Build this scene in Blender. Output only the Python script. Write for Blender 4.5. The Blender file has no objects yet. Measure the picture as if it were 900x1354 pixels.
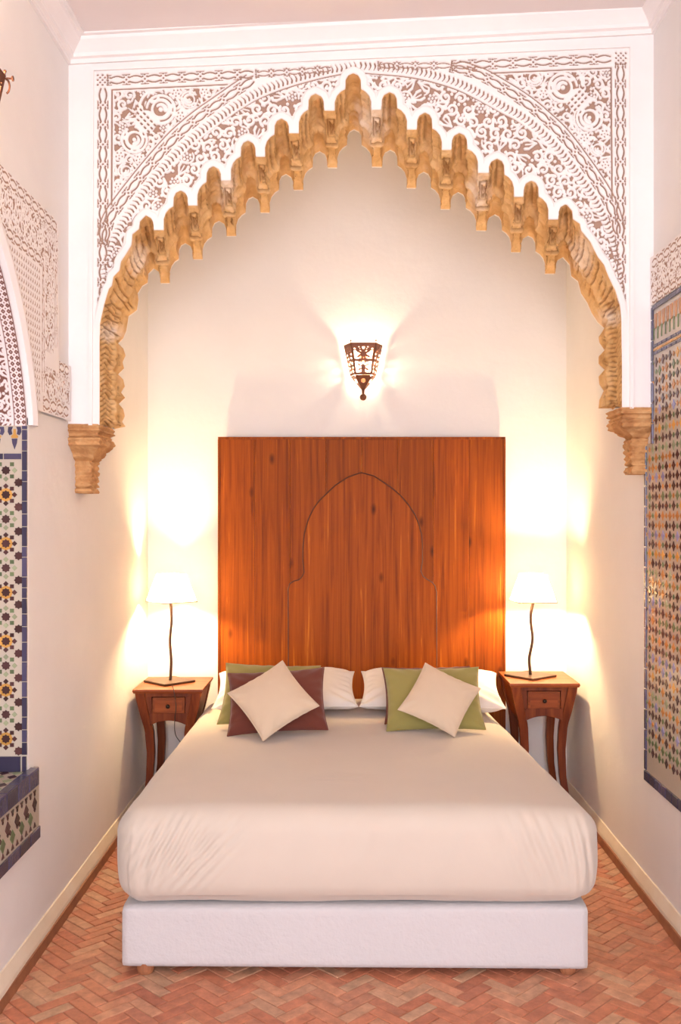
import bpy, bmesh, math, random
import numpy as np
from mathutils import Vector, Matrix, noise
from mathutils.geometry import tessellate_polygon
PI = math.pi
random.seed(7)
S = bpy.context.scene
COL = S.collection

# ---------------------------------------------------------------- camera, world, light, exposure
CAM_H = 1.59; FPX = 1291.0; VX, VY = 459.0, 680.0          # eye height, focal length and vanishing point (900x1354 frame)
cd = bpy.data.cameras.new('camera'); cam = bpy.data.objects.new('camera', cd); COL.objects.link(cam)
cam.location = (0, 0, CAM_H); cam.rotation_euler = (PI/2, 0, 0)
cd.sensor_fit = 'VERTICAL'; cd.sensor_height = 36; cd.lens = 36*FPX/1354
cd.shift_x = -(VX-450)/1354; cd.shift_y = (VY-677)/1354; cd.clip_start = .05
S.camera = cam
S.view_settings.view_transform = 'Standard'; S.view_settings.look = 'None'
S.view_settings.gamma = 1; S.view_settings.exposure = 1.22; S.view_settings.use_curve_mapping = False
w = bpy.data.worlds.new('sky'); S.world = w; w.use_nodes = True
w.node_tree.nodes['Background'].inputs[0].default_value = (.95, .93, 1, 1)
w.node_tree.nodes['Background'].inputs[1].default_value = 1.0
def area(name, loc, rot, sx, sy, power, color):
    l = bpy.data.lights.new(name, 'AREA'); l.shape = 'RECTANGLE'; l.size = sx; l.size_y = sy
    l.energy = power; l.color = color
    o = bpy.data.objects.new(name, l); COL.objects.link(o); o.location = loc; o.rotation_euler = rot
    return o
area('door_daylight', (.15, -1.75, 1.75), (PI/2, 0, 0), 2.1, 3.0, 86, (.90, .90, 1.0))   # daylight of the open doorway behind the camera
BULB = 980; BULB_S = 600                                    # table-lamp and wall-lamp bulb emission

# ---------------------------------------------------------------- helpers
def W(px, py, D):                                           # photograph pixel at depth D -> point of the room
    s = FPX/D
    return ((px-VX)/s, D, CAM_H+(VY-py)/s)
def tag(o, label=None, cat=None, group=None, kind=None):
    if label: o['label'] = label
    if cat: o['category'] = cat
    if group: o['group'] = group
    if kind: o['kind'] = kind
    return o
def empty(name, loc, rz=0):
    o = bpy.data.objects.new(name, None); COL.objects.link(o); o.location = loc; o.rotation_euler = (0, 0, rz)
    o.empty_display_size = .05
    return o
def link(name, me, mat=None, parent=None, smooth=False):
    o = bpy.data.objects.new(name, me); COL.objects.link(o)
    if mat is not None:
        for m in (mat if isinstance(mat, (list, tuple)) else [mat]): me.materials.append(m)
    if parent is not None: o.parent = parent
    if smooth and len(me.polygons): me.polygons.foreach_set('use_smooth', [True]*len(me.polygons))
    return o
def mesh_py(vs, fs):
    me = bpy.data.meshes.new('m'); me.from_pydata([tuple(map(float, v)) for v in vs], [], fs); me.update(); return me
def mesh_quads(V, Q):
    me = bpy.data.meshes.new('m'); V = np.asarray(V, np.float32); Q = np.asarray(Q, np.int32)
    me.vertices.add(len(V)); me.vertices.foreach_set('co', V.ravel())
    me.loops.add(Q.size); me.loops.foreach_set('vertex_index', Q.ravel())
    me.polygons.add(len(Q)); me.polygons.foreach_set('loop_start', np.arange(0, Q.size, 4, dtype=np.int32))
    me.polygons.foreach_set('loop_total', np.full(len(Q), 4, np.int32))
    me.update(calc_edges=True); return me
def grid_mesh(P, mask=None):                                # P: (n, m, 3)
    n, m, _ = P.shape
    idx = np.arange(n*m).reshape(n, m)
    Q = np.stack([idx[:-1, :-1], idx[1:, :-1], idx[1:, 1:], idx[:-1, 1:]], -1)
    Q = Q[mask] if mask is not None else Q.reshape(-1, 4)
    used = np.unique(Q); remap = np.zeros(n*m, np.int32); remap[used] = np.arange(len(used))
    return mesh_quads(P.reshape(-1, 3)[used], remap[Q])
class MB:                                                   # collects simple solids into one mesh
    def __init__(s): s.v = []; s.f = []
    def add(s, vs, fs):
        o = len(s.v); s.v += [tuple(v) for v in vs]; s.f += [tuple(i+o for i in f) for f in fs]; return s
    def box(s, x0, x1, y0, y1, z0, z1):
        return s.add([(x0,y0,z0),(x1,y0,z0),(x1,y1,z0),(x0,y1,z0),(x0,y0,z1),(x1,y0,z1),(x1,y1,z1),(x0,y1,z1)],
              [(0,3,2,1),(4,5,6,7),(0,1,5,4),(1,2,6,5),(2,3,7,6),(3,0,4,7)])
    def loft(s, rings, cap=True):
        n = len(rings[0]); vs = [p for r in rings for p in r]; fs = []
        for k in range(len(rings)-1):
            for i in range(n):
                j = (i+1) % n; fs.append((k*n+i, k*n+j, (k+1)*n+j, (k+1)*n+i))
        if cap: fs.append(tuple(range(n-1, -1, -1))); fs.append(tuple((len(rings)-1)*n+i for i in range(n)))
        return s.add(vs, fs)
    def tube(s, pts, r, n=10):
        pts = [Vector(p) for p in pts]; rings = []
        rr = r if isinstance(r, (list, tuple)) else [r]*len(pts)
        up = Vector((0, 0, 1)); t0 = (pts[1]-pts[0]).normalized()
        if abs(t0.dot(up)) > .9: up = Vector((1, 0, 0))
        a = t0.cross(up).normalized()
        for i, p in enumerate(pts):
            t = (pts[min(i+1, len(pts)-1)]-pts[max(i-1, 0)]).normalized()
            a = (a-t*a.dot(t)).normalized(); b = t.cross(a)
            rings.append([tuple(p+(a*math.cos(2*PI*k/n)+b*math.sin(2*PI*k/n))*rr[i]) for k in range(n)])
        return s.loft(rings)
    def sphere(s, c, r, n=14, sz=1.0):
        rings = []
        for k in range(1, n):
            th = PI*k/n
            rings.append([(c[0]+r*math.sin(th)*math.cos(2*PI*i/n), c[1]+r*math.sin(th)*math.sin(2*PI*i/n), c[2]-r*sz*math.cos(th)) for i in range(n)])
        return s.loft(rings)
    def prism(s, poly, f, w0, w1, bev=0.0):                 # poly (u,v) through f(u,v,w); w1 is the outer face
        n = len(poly)
        a = [f(u, v, w0) for u, v in poly]
        if bev:
            cu = sum(p[0] for p in poly)/n; cv = sum(p[1] for p in poly)/n
            b = [f(u, v, w1-(w1-w0)*.35) for u, v in poly]
            c = [f(cu+(u-cu)*(1-bev), cv+(v-cv)*(1-bev), w1) for u, v in poly]
            return s.loft([a, b, c])
        return s.loft([a, [f(u, v, w1) for u, v in poly]])
    def build(s, name, mat, parent=None, smooth=False, bevel=0, seg=2):
        me = mesh_py(s.v, s.f)
        bm = bmesh.new(); bm.from_mesh(me); bmesh.ops.recalc_face_normals(bm, faces=bm.faces)
        if bevel:
            bmesh.ops.bevel(bm, geom=[e for e in bm.edges if len(e.link_faces) == 2 and e.calc_face_angle(0) > .5], offset=bevel, segments=seg, affect='EDGES', clamp_overlap=True)
        bm.to_mesh(me); bm.free()
        return link(name, me, mat, parent, smooth)
def resample(pts, n):
    p = np.array(pts, float); d = np.r_[0, np.cumsum(np.linalg.norm(np.diff(p, axis=0), axis=1))]
    t = np.linspace(0, d[-1], n)
    return np.stack([np.interp(t, d, p[:, k]) for k in range(p.shape[1])], 1)
def smooth_line(pts, n, it=2):
    p = np.array(pts, float)
    for _ in range(it):
        q = [p[0]]
        for a, b in zip(p[:-1], p[1:]): q += [a*.75+b*.25, a*.25+b*.75]
        p = np.array(q+[p[-1]])
    return resample(p, n)
def fbm(P, scale, octv=3, seed=0.0):                        # cheap vectorised value noise
    P = np.asarray(P, float)*scale+seed*17.3; out = 0; amp = 1; tot = 0
    for o in range(octv):
        i = np.floor(P).astype(np.int64); f = P-i; f = f*f*(3-2*f); acc = 0
        for c in range(8):
            b = np.array([c & 1, (c >> 1) & 1, (c >> 2) & 1]); q = i+b
            h = (q[..., 0]*374761393+q[..., 1]*668265263+q[..., 2]*2147483647*3+o*1013) & 0xffffffff
            h = ((h ^ (h >> 13))*1274126177) & 0xffffffff; h = (h ^ (h >> 16)) & 0xffffff
            wgt = np.prod(np.where(b, f, 1-f), axis=-1); acc = acc+wgt*(h/0xffffff)
        out = out+amp*(acc*2-1); tot += amp; amp *= .5; P = P*2.03
    return out/tot
class Canvas:                                               # carving drawn as strokes; C = 1 where the chisel went in
    def __init__(s, x0, x1, y0, y1, st):
        s.xs = np.arange(x0, x1+st/2, st); s.ys = np.arange(y0, y1+st/2, st); s.st = st
        s.X, s.Y = np.meshgrid(s.xs, s.ys, indexing='ij'); s.C = np.zeros_like(s.X); s.x0 = x0; s.y0 = y0
        s.allow = None; s.sub = False
    def _win(s, ax, bx, ay, by, m):
        i0 = max(0, int((min(ax, bx)-m-s.x0)/s.st)); i1 = min(len(s.xs), int((max(ax, bx)+m-s.x0)/s.st)+2)
        j0 = max(0, int((min(ay, by)-m-s.y0)/s.st)); j1 = min(len(s.ys), int((max(ay, by)+m-s.y0)/s.st)+2)
        return (slice(i0, i1), slice(j0, j1)) if i1 > i0 and j1 > j0 else None
    def stroke(s, pts, wd, wd2=None):
        n = len(pts)-1; wd2 = wd if wd2 is None else wd2
        for k in range(n):
            (ax, ay), (bx, by) = pts[k][:2], pts[k+1][:2]
            ww = wd+(wd2-wd)*(k/max(1, n-1)); sl = s._win(ax, bx, ay, by, ww/2+2*s.st)
            if sl is None: continue
            X, Y = s.X[sl], s.Y[sl]; dx, dy = bx-ax, by-ay; L = dx*dx+dy*dy+1e-12
            t = np.clip(((X-ax)*dx+(Y-ay)*dy)/L, 0, 1); d = np.hypot(X-ax-t*dx, Y-ay-t*dy)
            v = np.clip((ww/2-d)/(1.2*s.st)+.5, 0, 1)
            if s.allow is not None: v = v*s.allow[sl]
            s.C[sl] = s.C[sl]*(1-v) if s.sub else np.maximum(s.C[sl], v)
    def dot(s, x, y, r): s.stroke([(x, y), (x+1e-4, y)], 2*r)
def path_frame(pts):
    p = np.array(pts, float); d = np.r_[0, np.cumsum(np.linalg.norm(np.diff(p, axis=0), axis=1))]
    t = np.gradient(p, axis=0); t /= np.linalg.norm(t, axis=1)[:, None]+1e-9
    def at(s, o):
        x = np.interp(s, d, p[:, 0]); y = np.interp(s, d, p[:, 1])
        tx = np.interp(s, d, t[:, 0]); ty = np.interp(s, d, t[:, 1])
        return (x-ty*o, y+tx*o)
    return at, d[-1]
def chain(cv, pts, k=1.0, period=26, hw=6.5):               # band of interlaced long links
    at, L = path_frame(pts); n = max(1, round(L/(period*k))); P = L/n
    for i in range(n):
        s0 = i*P
        for sg in (-1, 1):
            cv.stroke([at(s0+P*q, sg*hw*k*(.42+.34*math.sin(PI*(q-.17)/.66))) for q in np.linspace(.17, .83, 7)], 2.2*k)
            cv.stroke([at(s0+P*q, sg*hw*k*1.05) for q in (-.2, -.08)], 1.6*k); cv.stroke([at(s0+P*q, sg*hw*k*1.05) for q in (.08, .2)], 1.6*k)
            for a in (-3.0, 3.0): cv.dot(*at(s0+a*k, sg*3.3*k), 1.4*k)
            cv.dot(*at(s0, sg*6*k), 1.4*k)
        cv.dot(*at(s0, 0), 1.5*k)
def ticks(cv, pts, k=1.0, step=6.0, h=4.6, flip=1):
    at, L = path_frame(pts); s = 0
    while s < L:
        cv.stroke([at(s, -h*k), at(s+1.6*k*flip, -h*.3*k), at(s+2.0*k*flip, h*.3*k), at(s+.6*k*flip, h*k)], 1.0*k, 2.2*k)
        s += step*k
def rosette(cv, x, y, r):
    for a in range(5): cv.dot(x+r*math.cos(a*2*PI/5+.3), y+r*math.sin(a*2*PI/5+.3), r*.27)
    cv.dot(x, y, r*.22)
def scroll(cv, x, y, r, a0, sgn, wd):
    pts = [(x+r*(1-.62*q)*math.cos(a0+sgn*q*5.2), y+r*(1-.62*q)*math.sin(a0+sgn*q*5.2)) for q in np.linspace(0, 1, 18)]
    cv.stroke(pts[:11], wd*.7, wd*1.1); cv.stroke(pts[12:], wd*1.2, wd*.8)
    cv.stroke([(x-.18*r, y+.05*r), (x+.14*r, y+.2*r), (x+.3*r, y-.06*r)], wd, wd*1.3)
    b = a0+2.2
    cv.stroke([(x+1.25*r*math.cos(b+q), y+1.25*r*math.sin(b+q)) for q in (0, .3, .6, .9)], wd*1.2, wd*.6)
def leaf(cv, x, y, r, a, wd):
    c, s_ = math.cos(a), math.sin(a)
    for sg in (-1, 1):
        cv.stroke([(x+r*(c*u-s_*v*sg), y+r*(s_*u+c*v*sg)) for u, v in ((-1, .1), (-.4, .6), (.2, .62), (.8, .15))], wd*.6, wd*1.4)
    cv.stroke([(x+r*c*.1, y+r*s_*.1), (x+r*c*.7, y+r*s_*.7)], wd*.9)
    cv.dot(x-r*c*1.3, y-r*s_*1.3, wd*.7)
def arabesque(cv, x0, x1, y0, y1, pitch, inside, wd, rnd):
    # the field is chiselled out between raised vines: start from the cut ground and leave the ribbons standing
    if cv.allow is not None: cv.C = np.maximum(cv.C, cv.allow)
    cv.sub = True; y = y0; row = 0; pts = []
    while y < y1:
        x = x0+(row % 2)*pitch*.5
        while x < x1:
            jx = x+rnd.uniform(-.10, .10)*pitch; jy = y+rnd.uniform(-.10, .10)*pitch
            if inside(jx, jy): pts.append((jx, jy, row))
            x += pitch
        y += pitch*.86; row += 1
    p = pitch
    for x, y, r_ in pts:
        t = rnd.random(); a = rnd.uniform(0, 6.28); sg = rnd.choice((-1, 1))
        if t < .62:
            R0 = p*.40
            q = [(x+R0*(1-.60*u)*math.cos(a+sg*u*6.6), y+R0*(1-.60*u)*math.sin(a+sg*u*6.6)) for u in np.linspace(0, 1, 20)]
            cv.stroke(q, p*.20, p*.15)
            cv.stroke([q[-1], (x, y)], p*.16, p*.26)
            for d in (1.3, 3.2, 5.0): cv.dot(x+R0*1.22*math.cos(a+d), y+R0*1.22*math.sin(a+d), p*.115)
        elif t < .78:
            for k in range(6): cv.dot(x+p*.25*math.cos(a+k*PI/3), y+p*.25*math.sin(a+k*PI/3), p*.10)
            cv.dot(x, y, p*.09)
            cv.stroke([(x+p*.46*math.cos(u), y+p*.46*math.sin(u)) for u in np.linspace(a, a+3.6, 10)], p*.13)
        else:
            for k in (-1, 1):
                cv.stroke([(x+p*(math.cos(a)*u-math.sin(a)*v*k), y+p*(math.sin(a)*u+math.cos(a)*v*k)) for u, v in ((-.45, 0), (-.15, .16), (.15, .32), (.42, .30))], p*.12, p*.2)
            cv.stroke([(x-p*.45*math.cos(a), y-p*.45*math.sin(a)), (x+p*.35*math.cos(a), y+p*.35*math.sin(a))], p*.10)
        b = a+rnd.uniform(0, 3); 
        cv.stroke([(x+p*(.38+.3*u)*math.cos(b+u), y+p*(.38+.3*u)*math.sin(b+u)) for u in (0, .35, .7, 1.0)], p*.15, p*.10)
    cv.sub = False

# ---------------------------------------------------------------- materials
def mat(name, base=(.8, .8, .8), rough=.6, metal=0.0, spec=.5):
    m = bpy.data.materials.new(name); m.use_nodes = True; b = m.node_tree.nodes['Principled BSDF']
    b.inputs['Base Color'].default_value = (*base, 1); b.inputs['Roughness'].default_value = rough
    b.inputs['Metallic'].default_value = metal; b.inputs['Specular IOR Level'].default_value = spec
    return m
def nd(m, t, **kw):
    n = m.node_tree.nodes.new(t)
    for k, v in kw.items():
        if k in n.inputs: n.inputs[k].default_value = v
        else: setattr(n, k, v)
    return n
def lk(m, a, b): m.node_tree.links.new(a, b)
def coords(m, scale=(1, 1, 1), kind='Object'):
    tc = nd(m, 'ShaderNodeTexCoord'); mp = nd(m, 'ShaderNodeMapping'); mp.inputs['Scale'].default_value = scale
    lk(m, tc.outputs[kind], mp.inputs['Vector']); return mp.outputs[0]
def noise_mix(m, cols, scale, sc=(1, 1, 1), detail=4, stops=None, rough=.55, vec=None):
    v = vec or coords(m, sc); n = nd(m, 'ShaderNodeTexNoise', Scale=scale, Detail=detail, Roughness=rough); lk(m, v, n.inputs['Vector'])
    r = nd(m, 'ShaderNodeValToRGB'); el = r.color_ramp.elements
    while len(el) < len(cols): el.new(.5)
    for i, c in enumerate(cols):
        el[i].position = stops[i] if stops else .3+.4*i/(len(cols)-1); el[i].color = (*c, 1)
    lk(m, n.outputs['Fac'], r.inputs[0]); return r.outputs[0], n.outputs['Fac']
def bump(m, fac, dist, strength=1.0):
    b = nd(m, 'ShaderNodeBump', Strength=strength, Distance=dist); lk(m, fac, b.inputs['Height'])
    lk(m, b.outputs[0], m.node_tree.nodes['Principled BSDF'].inputs['Normal']); return b
def bsdf(m): return m.node_tree.nodes['Principled BSDF']
M = {}
m = M['plaster'] = mat('plaster', rough=.75, spec=.25)
c, f = noise_mix(m, [(.79, .76, .73), (.83, .80, .77)], 2.2); lk(m, c, bsdf(m).inputs['Base Color'])
_, f2 = noise_mix(m, [(0,)*3, (1,)*3], 9, detail=5); bump(m, f2, .006, .5)
m = M['plaster_in'] = mat('ceiling_plaster', rough=.8, spec=.2)
c, f = noise_mix(m, [(.80, .72, .69), (.83, .75, .72)], 3); lk(m, c, bsdf(m).inputs['Base Color'])
m = M['white'] = mat('white_gypsum', rough=.6, spec=.3)
c, f = noise_mix(m, [(.84, .79, .765), (.87, .82, .795)], 8); lk(m, c, bsdf(m).inputs['Base Color']); bump(m, f, .002, .4)
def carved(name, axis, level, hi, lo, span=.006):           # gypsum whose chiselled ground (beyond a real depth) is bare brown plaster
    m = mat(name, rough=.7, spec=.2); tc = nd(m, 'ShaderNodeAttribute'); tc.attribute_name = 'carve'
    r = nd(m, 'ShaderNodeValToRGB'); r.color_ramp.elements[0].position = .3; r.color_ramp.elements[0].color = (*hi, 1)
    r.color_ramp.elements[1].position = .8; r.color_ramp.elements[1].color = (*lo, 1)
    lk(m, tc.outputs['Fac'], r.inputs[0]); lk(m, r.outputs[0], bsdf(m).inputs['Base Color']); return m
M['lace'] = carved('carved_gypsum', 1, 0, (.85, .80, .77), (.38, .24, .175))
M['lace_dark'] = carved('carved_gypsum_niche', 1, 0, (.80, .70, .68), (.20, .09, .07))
m = M['stone'] = mat('ochre_stone', rough=.85, spec=.15)
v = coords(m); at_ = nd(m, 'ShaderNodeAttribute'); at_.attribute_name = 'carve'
c, f = noise_mix(m, [(.60, .35, .14), (.76, .50, .23), (.84, .61, .34)], 9, detail=8, vec=v, stops=[.3, .52, .74])
ar_ = nd(m, 'ShaderNodeAttribute'); ar_.attribute_name = 'repair'; pn = ar_.outputs['Fac']
mx = nd(m, 'ShaderNodeMix', data_type='RGBA'); lk(m, pn, mx.inputs[0]); lk(m, c, mx.inputs[6]); mx.inputs[7].default_value = (.90, .77, .62, 1)
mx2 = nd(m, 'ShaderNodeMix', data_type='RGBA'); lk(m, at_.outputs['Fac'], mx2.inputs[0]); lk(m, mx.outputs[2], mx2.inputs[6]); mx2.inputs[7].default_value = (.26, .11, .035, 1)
lk(m, mx2.outputs[2], bsdf(m).inputs['Base Color'])
_, f2 = noise_mix(m, [(0,)*3, (1,)*3], 40, detail=6, vec=v); bump(m, f2, .008, .9)
m = M['stone2'] = mat('ochre_corbel', rough=.85, spec=.15)
v = coords(m); c, f = noise_mix(m, [(.42, .20, .08), (.60, .33, .14), (.70, .44, .22)], 14, detail=8, vec=v, stops=[.3, .52, .74])
lk(m, c, bsdf(m).inputs['Base Color']); _, f2 = noise_mix(m, [(0,)*3, (1,)*3], 45, detail=6, vec=v); bump(m, f2, .01, .9)
def wood(name, cols, sx, knots=True, rough=.42, scale=1.0, stops=None, axis='z', spec=.4):
    m = mat(name, rough=rough, spec=spec); oi = nd(m, 'ShaderNodeObjectInfo')
    sc = {'z': (sx, sx, .9), 'x': (.9, sx, sx), 'y': (sx, .9, sx)}[axis]
    tc = nd(m, 'ShaderNodeTexCoord'); ad = nd(m, 'ShaderNodeVectorMath', operation='ADD'); cb = nd(m, 'ShaderNodeCombineXYZ')
    ml = nd(m, 'ShaderNodeMath', operation='MULTIPLY'); ml.inputs[1].default_value = 9; lk(m, oi.outputs['Random'], ml.inputs[0])
    for i in range(3): lk(m, ml.outputs[0], cb.inputs[i])
    lk(m, tc.outputs['Object'], ad.inputs[0]); lk(m, cb.outputs[0], ad.inputs[1])
    mp = nd(m, 'ShaderNodeMapping'); mp.inputs['Scale'].default_value = sc; lk(m, ad.outputs[0], mp.inputs['Vector'])
    n = nd(m, 'ShaderNodeTexNoise', Scale=1.6*scale, Detail=7, Roughness=.6, Distortion=.9); lk(m, mp.outputs[0], n.inputs['Vector'])
    r = nd(m, 'ShaderNodeValToRGB'); el = r.color_ramp.elements
    while len(el) < len(cols): el.new(.5)
    st = stops or [.3, .45, .56, .7][:len(cols)]
    for i, c in enumerate(cols): el[i].position = st[i]; el[i].color = (*c, 1)
    lk(m, n.outputs['Fac'], r.inputs[0]); out = r.outputs[0]
    if knots:
        vo = nd(m, 'ShaderNodeTexVoronoi', Scale=1.0); mp2 = nd(m, 'ShaderNodeMapping'); mp2.inputs['Scale'].default_value = (7, 7, 3.2)
        lk(m, ad.outputs[0], mp2.inputs['Vector']); lk(m, mp2.outputs[0], vo.inputs['Vector'])
        r2 = nd(m, 'ShaderNodeValToRGB'); r2.color_ramp.elements[0].position = .03; r2.color_ramp.elements[0].color = (1, 1, 1, 1)
        r2.color_ramp.elements[1].position = .13; r2.color_ramp.elements[1].color = (0, 0, 0, 1); lk(m, vo.outputs['Distance'], r2.inputs[0])
        k = nd(m, 'ShaderNodeMix', data_type='RGBA'); lk(m, r2.outputs[0], k.inputs[0]); lk(m, out, k.inputs[6]); k.inputs[7].default_value = (cols[0][0]*.5, cols[0][1]*.45, cols[0][2]*.4, 1); out = k.outputs[2]
    hv = nd(m, 'ShaderNodeHueSaturation'); mr = nd(m, 'ShaderNodeMapRange'); mr.inputs[3].default_value = .86; mr.inputs[4].default_value = 1.1
    lk(m, oi.outputs['Random'], mr.inputs[0]); lk(m, mr.outputs[0], hv.inputs['Value']); lk(m, out, hv.inputs['Color'])
    lk(m, hv.outputs[0], bsdf(m).inputs['Base Color']); bump(m, n.outputs['Fac'], .002, .35); return m
M['board'] = wood('honey_pine', [(.12, .024, .002), (.215, .044, .0025), (.28, .064, .004), (.56, .20, .018)], 34, stops=[.28, .44, .62, .74], spec=.12, rough=.5)
M['cabinet'] = wood('red_hardwood', [(.10, .019, .006), (.17, .036, .010), (.23, .056, .015)], 16, knots=False, stops=[.32, .5, .68], spec=.2)
M['cabinet_top'] = wood('red_hardwood_top', [(.16, .035, .010), (.24, .058, .016), (.31, .09, .026)], 16, knots=False, axis='x', stops=[.32, .5, .68], spec=.2)
M['dark_edge'] = mat('dark_edge', (.10, .03, .012), .5)
def fabric(name, col, rough=.9, sc=500, amp=.0006, sheen=.3):
    m = mat(name, col, rough, spec=.15); bsdf(m).inputs['Sheen Weight'].default_value = sheen
    a = tuple(x*.985 for x in col); b = tuple(min(1, x*1.015) for x in col)
    c, f = noise_mix(m, [a, b], 5, detail=3); lk(m, c, bsdf(m).inputs['Base Color'])
    _, f2 = noise_mix(m, [(0,)*3, (1,)*3], sc, detail=2); bump(m, f2, amp, .6); return m
M['spread'] = fabric('cream_bedspread', (.57, .49, .41)); M['pillow'] = fabric('white_cotton', (.74, .69, .64))
M['base'] = fabric('white_upholstery', (.55, .52, .515), sc=60, amp=.004)
M['brown'] = fabric('maroon_cotton', (.15, .040, .026)); M['green'] = fabric('olive_cotton', (.30, .255, .08)); M['beige'] = fabric('beige_linen', (.64, .50, .36))
m = M['iron'] = mat('brown_iron', (.085, .04, .022), .5, .6)
M['rust'] = mat('rusted_iron', (.16, .055, .025), .55, .45)
M['brass'] = mat('dark_knob', (.03, .02, .015), .35, .7)
M['cable'] = mat('black_cable', (.03, .02, .015), .5)
m = M['shade'] = bpy.data.materials.new('lamp_shade'); m.use_nodes = True; nt = m.node_tree; nt.nodes.remove(nt.nodes['Principled BSDF'])
d_ = nt.nodes.new('ShaderNodeBsdfDiffuse'); t_ = nt.nodes.new('ShaderNodeBsdfTranslucent'); mxs = nt.nodes.new('ShaderNodeMixShader')
d_.inputs[0].default_value = (.9, .86, .74, 1); t_.inputs[0].default_value = (.98, .93, .78, 1); mxs.inputs[0].default_value = .75
lk(m, d_.outputs[0], mxs.inputs[1]); lk(m, t_.outputs[0], mxs.inputs[2]); lk(m, mxs.outputs[0], nt.nodes['Material Output'].inputs[0])
def emit(name, col, st):
    m = bpy.data.materials.new(name); m.use_nodes = True; b = m.node_tree.nodes['Principled BSDF']
    b.inputs['Base Color'].default_value = (.9, .9, .9, 1); b.inputs['Emission Color'].default_value = (*col, 1); b.inputs['Emission Strength'].default_value = st; return m
M['bulb'] = emit('lit_bulb', (1, .70, .36), BULB); M['bulb_wall'] = emit('lit_wall_bulb', (1, .76, .50), BULB_S)
m = M['brick'] = mat('terracotta_brick', rough=.55, spec=.35)
oi = nd(m, 'ShaderNodeObjectInfo'); ge = nd(m, 'ShaderNodeNewGeometry'); a1 = nd(m, 'ShaderNodeMath', operation='ADD'); fr = nd(m, 'ShaderNodeMath', operation='FRACT')
lk(m, oi.outputs['Random'], a1.inputs[0]); lk(m, ge.outputs['Random Per Island'], a1.inputs[1]); lk(m, a1.outputs[0], fr.inputs[0])
r = nd(m, 'ShaderNodeValToRGB'); r.color_ramp.interpolation = 'LINEAR'; el = r.color_ramp.elements
cs = [(.48, .165, .085), (.56, .215, .115), (.43, .15, .082), (.60, .27, .15), (.52, .30, .18), (.50, .165, .09)]
while len(el) < len(cs): el.new(.5)
for i, c_ in enumerate(cs): el[i].position = i/(len(cs)-1); el[i].color = (*c_, 1)
lk(m, fr.outputs[0], r.inputs[0])
tc = nd(m, 'ShaderNodeNewGeometry'); n1 = nd(m, 'ShaderNodeTexNoise', Scale=22, Detail=7, Roughness=.65); lk(m, tc.outputs['Position'], n1.inputs['Vector'])
r2 = nd(m, 'ShaderNodeValToRGB'); r2.color_ramp.elements[0].position = .35; r2.color_ramp.elements[0].color = (.72, .72, .72, 1); r2.color_ramp.elements[1].position = .7; r2.color_ramp.elements[1].color = (1.18, 1.18, 1.2, 1)
lk(m, n1.outputs['Fac'], r2.inputs[0]); mm = nd(m, 'ShaderNodeMix', data_type='RGBA', blend_type='MULTIPLY'); mm.inputs[0].default_value = 1
lk(m, r.outputs[0], mm.inputs[6]); lk(m, r2.outputs[0], mm.inputs[7]); lk(m, mm.outputs[2], bsdf(m).inputs['Base Color']); bump(m, n1.outputs['Fac'], .003, .5)
M['grout'] = mat('sandy_grout', (.40, .22, .14), .9)
M['tgrout'] = mat('tile_grout', (.62, .50, .40), .8)
def glaze(name, col, var=.25):
    m = mat(name, col, .22, spec=.5); oi = nd(m, 'ShaderNodeObjectInfo'); g = nd(m, 'ShaderNodeNewGeometry'); a = nd(m, 'ShaderNodeMath', operation='ADD'); fr = nd(m, 'ShaderNodeMath', operation='FRACT')
    lk(m, oi.outputs['Random'], a.inputs[0]); lk(m, g.outputs['Random Per Island'], a.inputs[1]); lk(m, a.outputs[0], fr.inputs[0])
    mr = nd(m, 'ShaderNodeMapRange'); mr.inputs[3].default_value = 1-var; mr.inputs[4].default_value = 1+var; lk(m, fr.outputs[0], mr.inputs[0])
    hv = nd(m, 'ShaderNodeHueSaturation', Color=(*col, 1)); lk(m, mr.outputs[0], hv.inputs['Value']); lk(m, hv.outputs[0], bsdf(m).inputs['Base Color'])
    n = nd(m, 'ShaderNodeTexNoise', Scale=60, Detail=3); lk(m, g.outputs['Position'], n.inputs['Vector']); bump(m, n.outputs['Fac'], .002, .4); return m
M['t_cream'] = glaze('cream_glaze', (.50, .43, .345), .06); M['t_brown'] = glaze('aubergine_glaze', (.065, .025, .025), .4)
M['t_green'] = glaze('green_glaze', (.12, .16, .075), .3); M['t_yellow'] = glaze('ochre_glaze', (.58, .30, .07), .15)
M['t_blue'] = glaze('blue_glaze', (.055, .048, .095), .4); M['t_lav'] = glaze('lavender_glaze', (.26, .25, .42), .2)
M['t_orange'] = glaze('orange_glaze', (.50, .22, .07), .25); M['t_sage'] = glaze('sage_glaze', (.30, .33, .20), .2)
m = M['skirt'] = mat('cream_skirting', rough=.6); c, f = noise_mix(m, [(.72, .60, .44), (.80, .70, .56)], 7); lk(m, c, bsdf(m).inputs['Base Color'])
m = M['plinth'] = mat('terracotta_plinth', rough=.6); c, f = noise_mix(m, [(.22, .085, .04), (.36, .14, .06)], 12); lk(m, c, bsdf(m).inputs['Base Color'])

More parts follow.
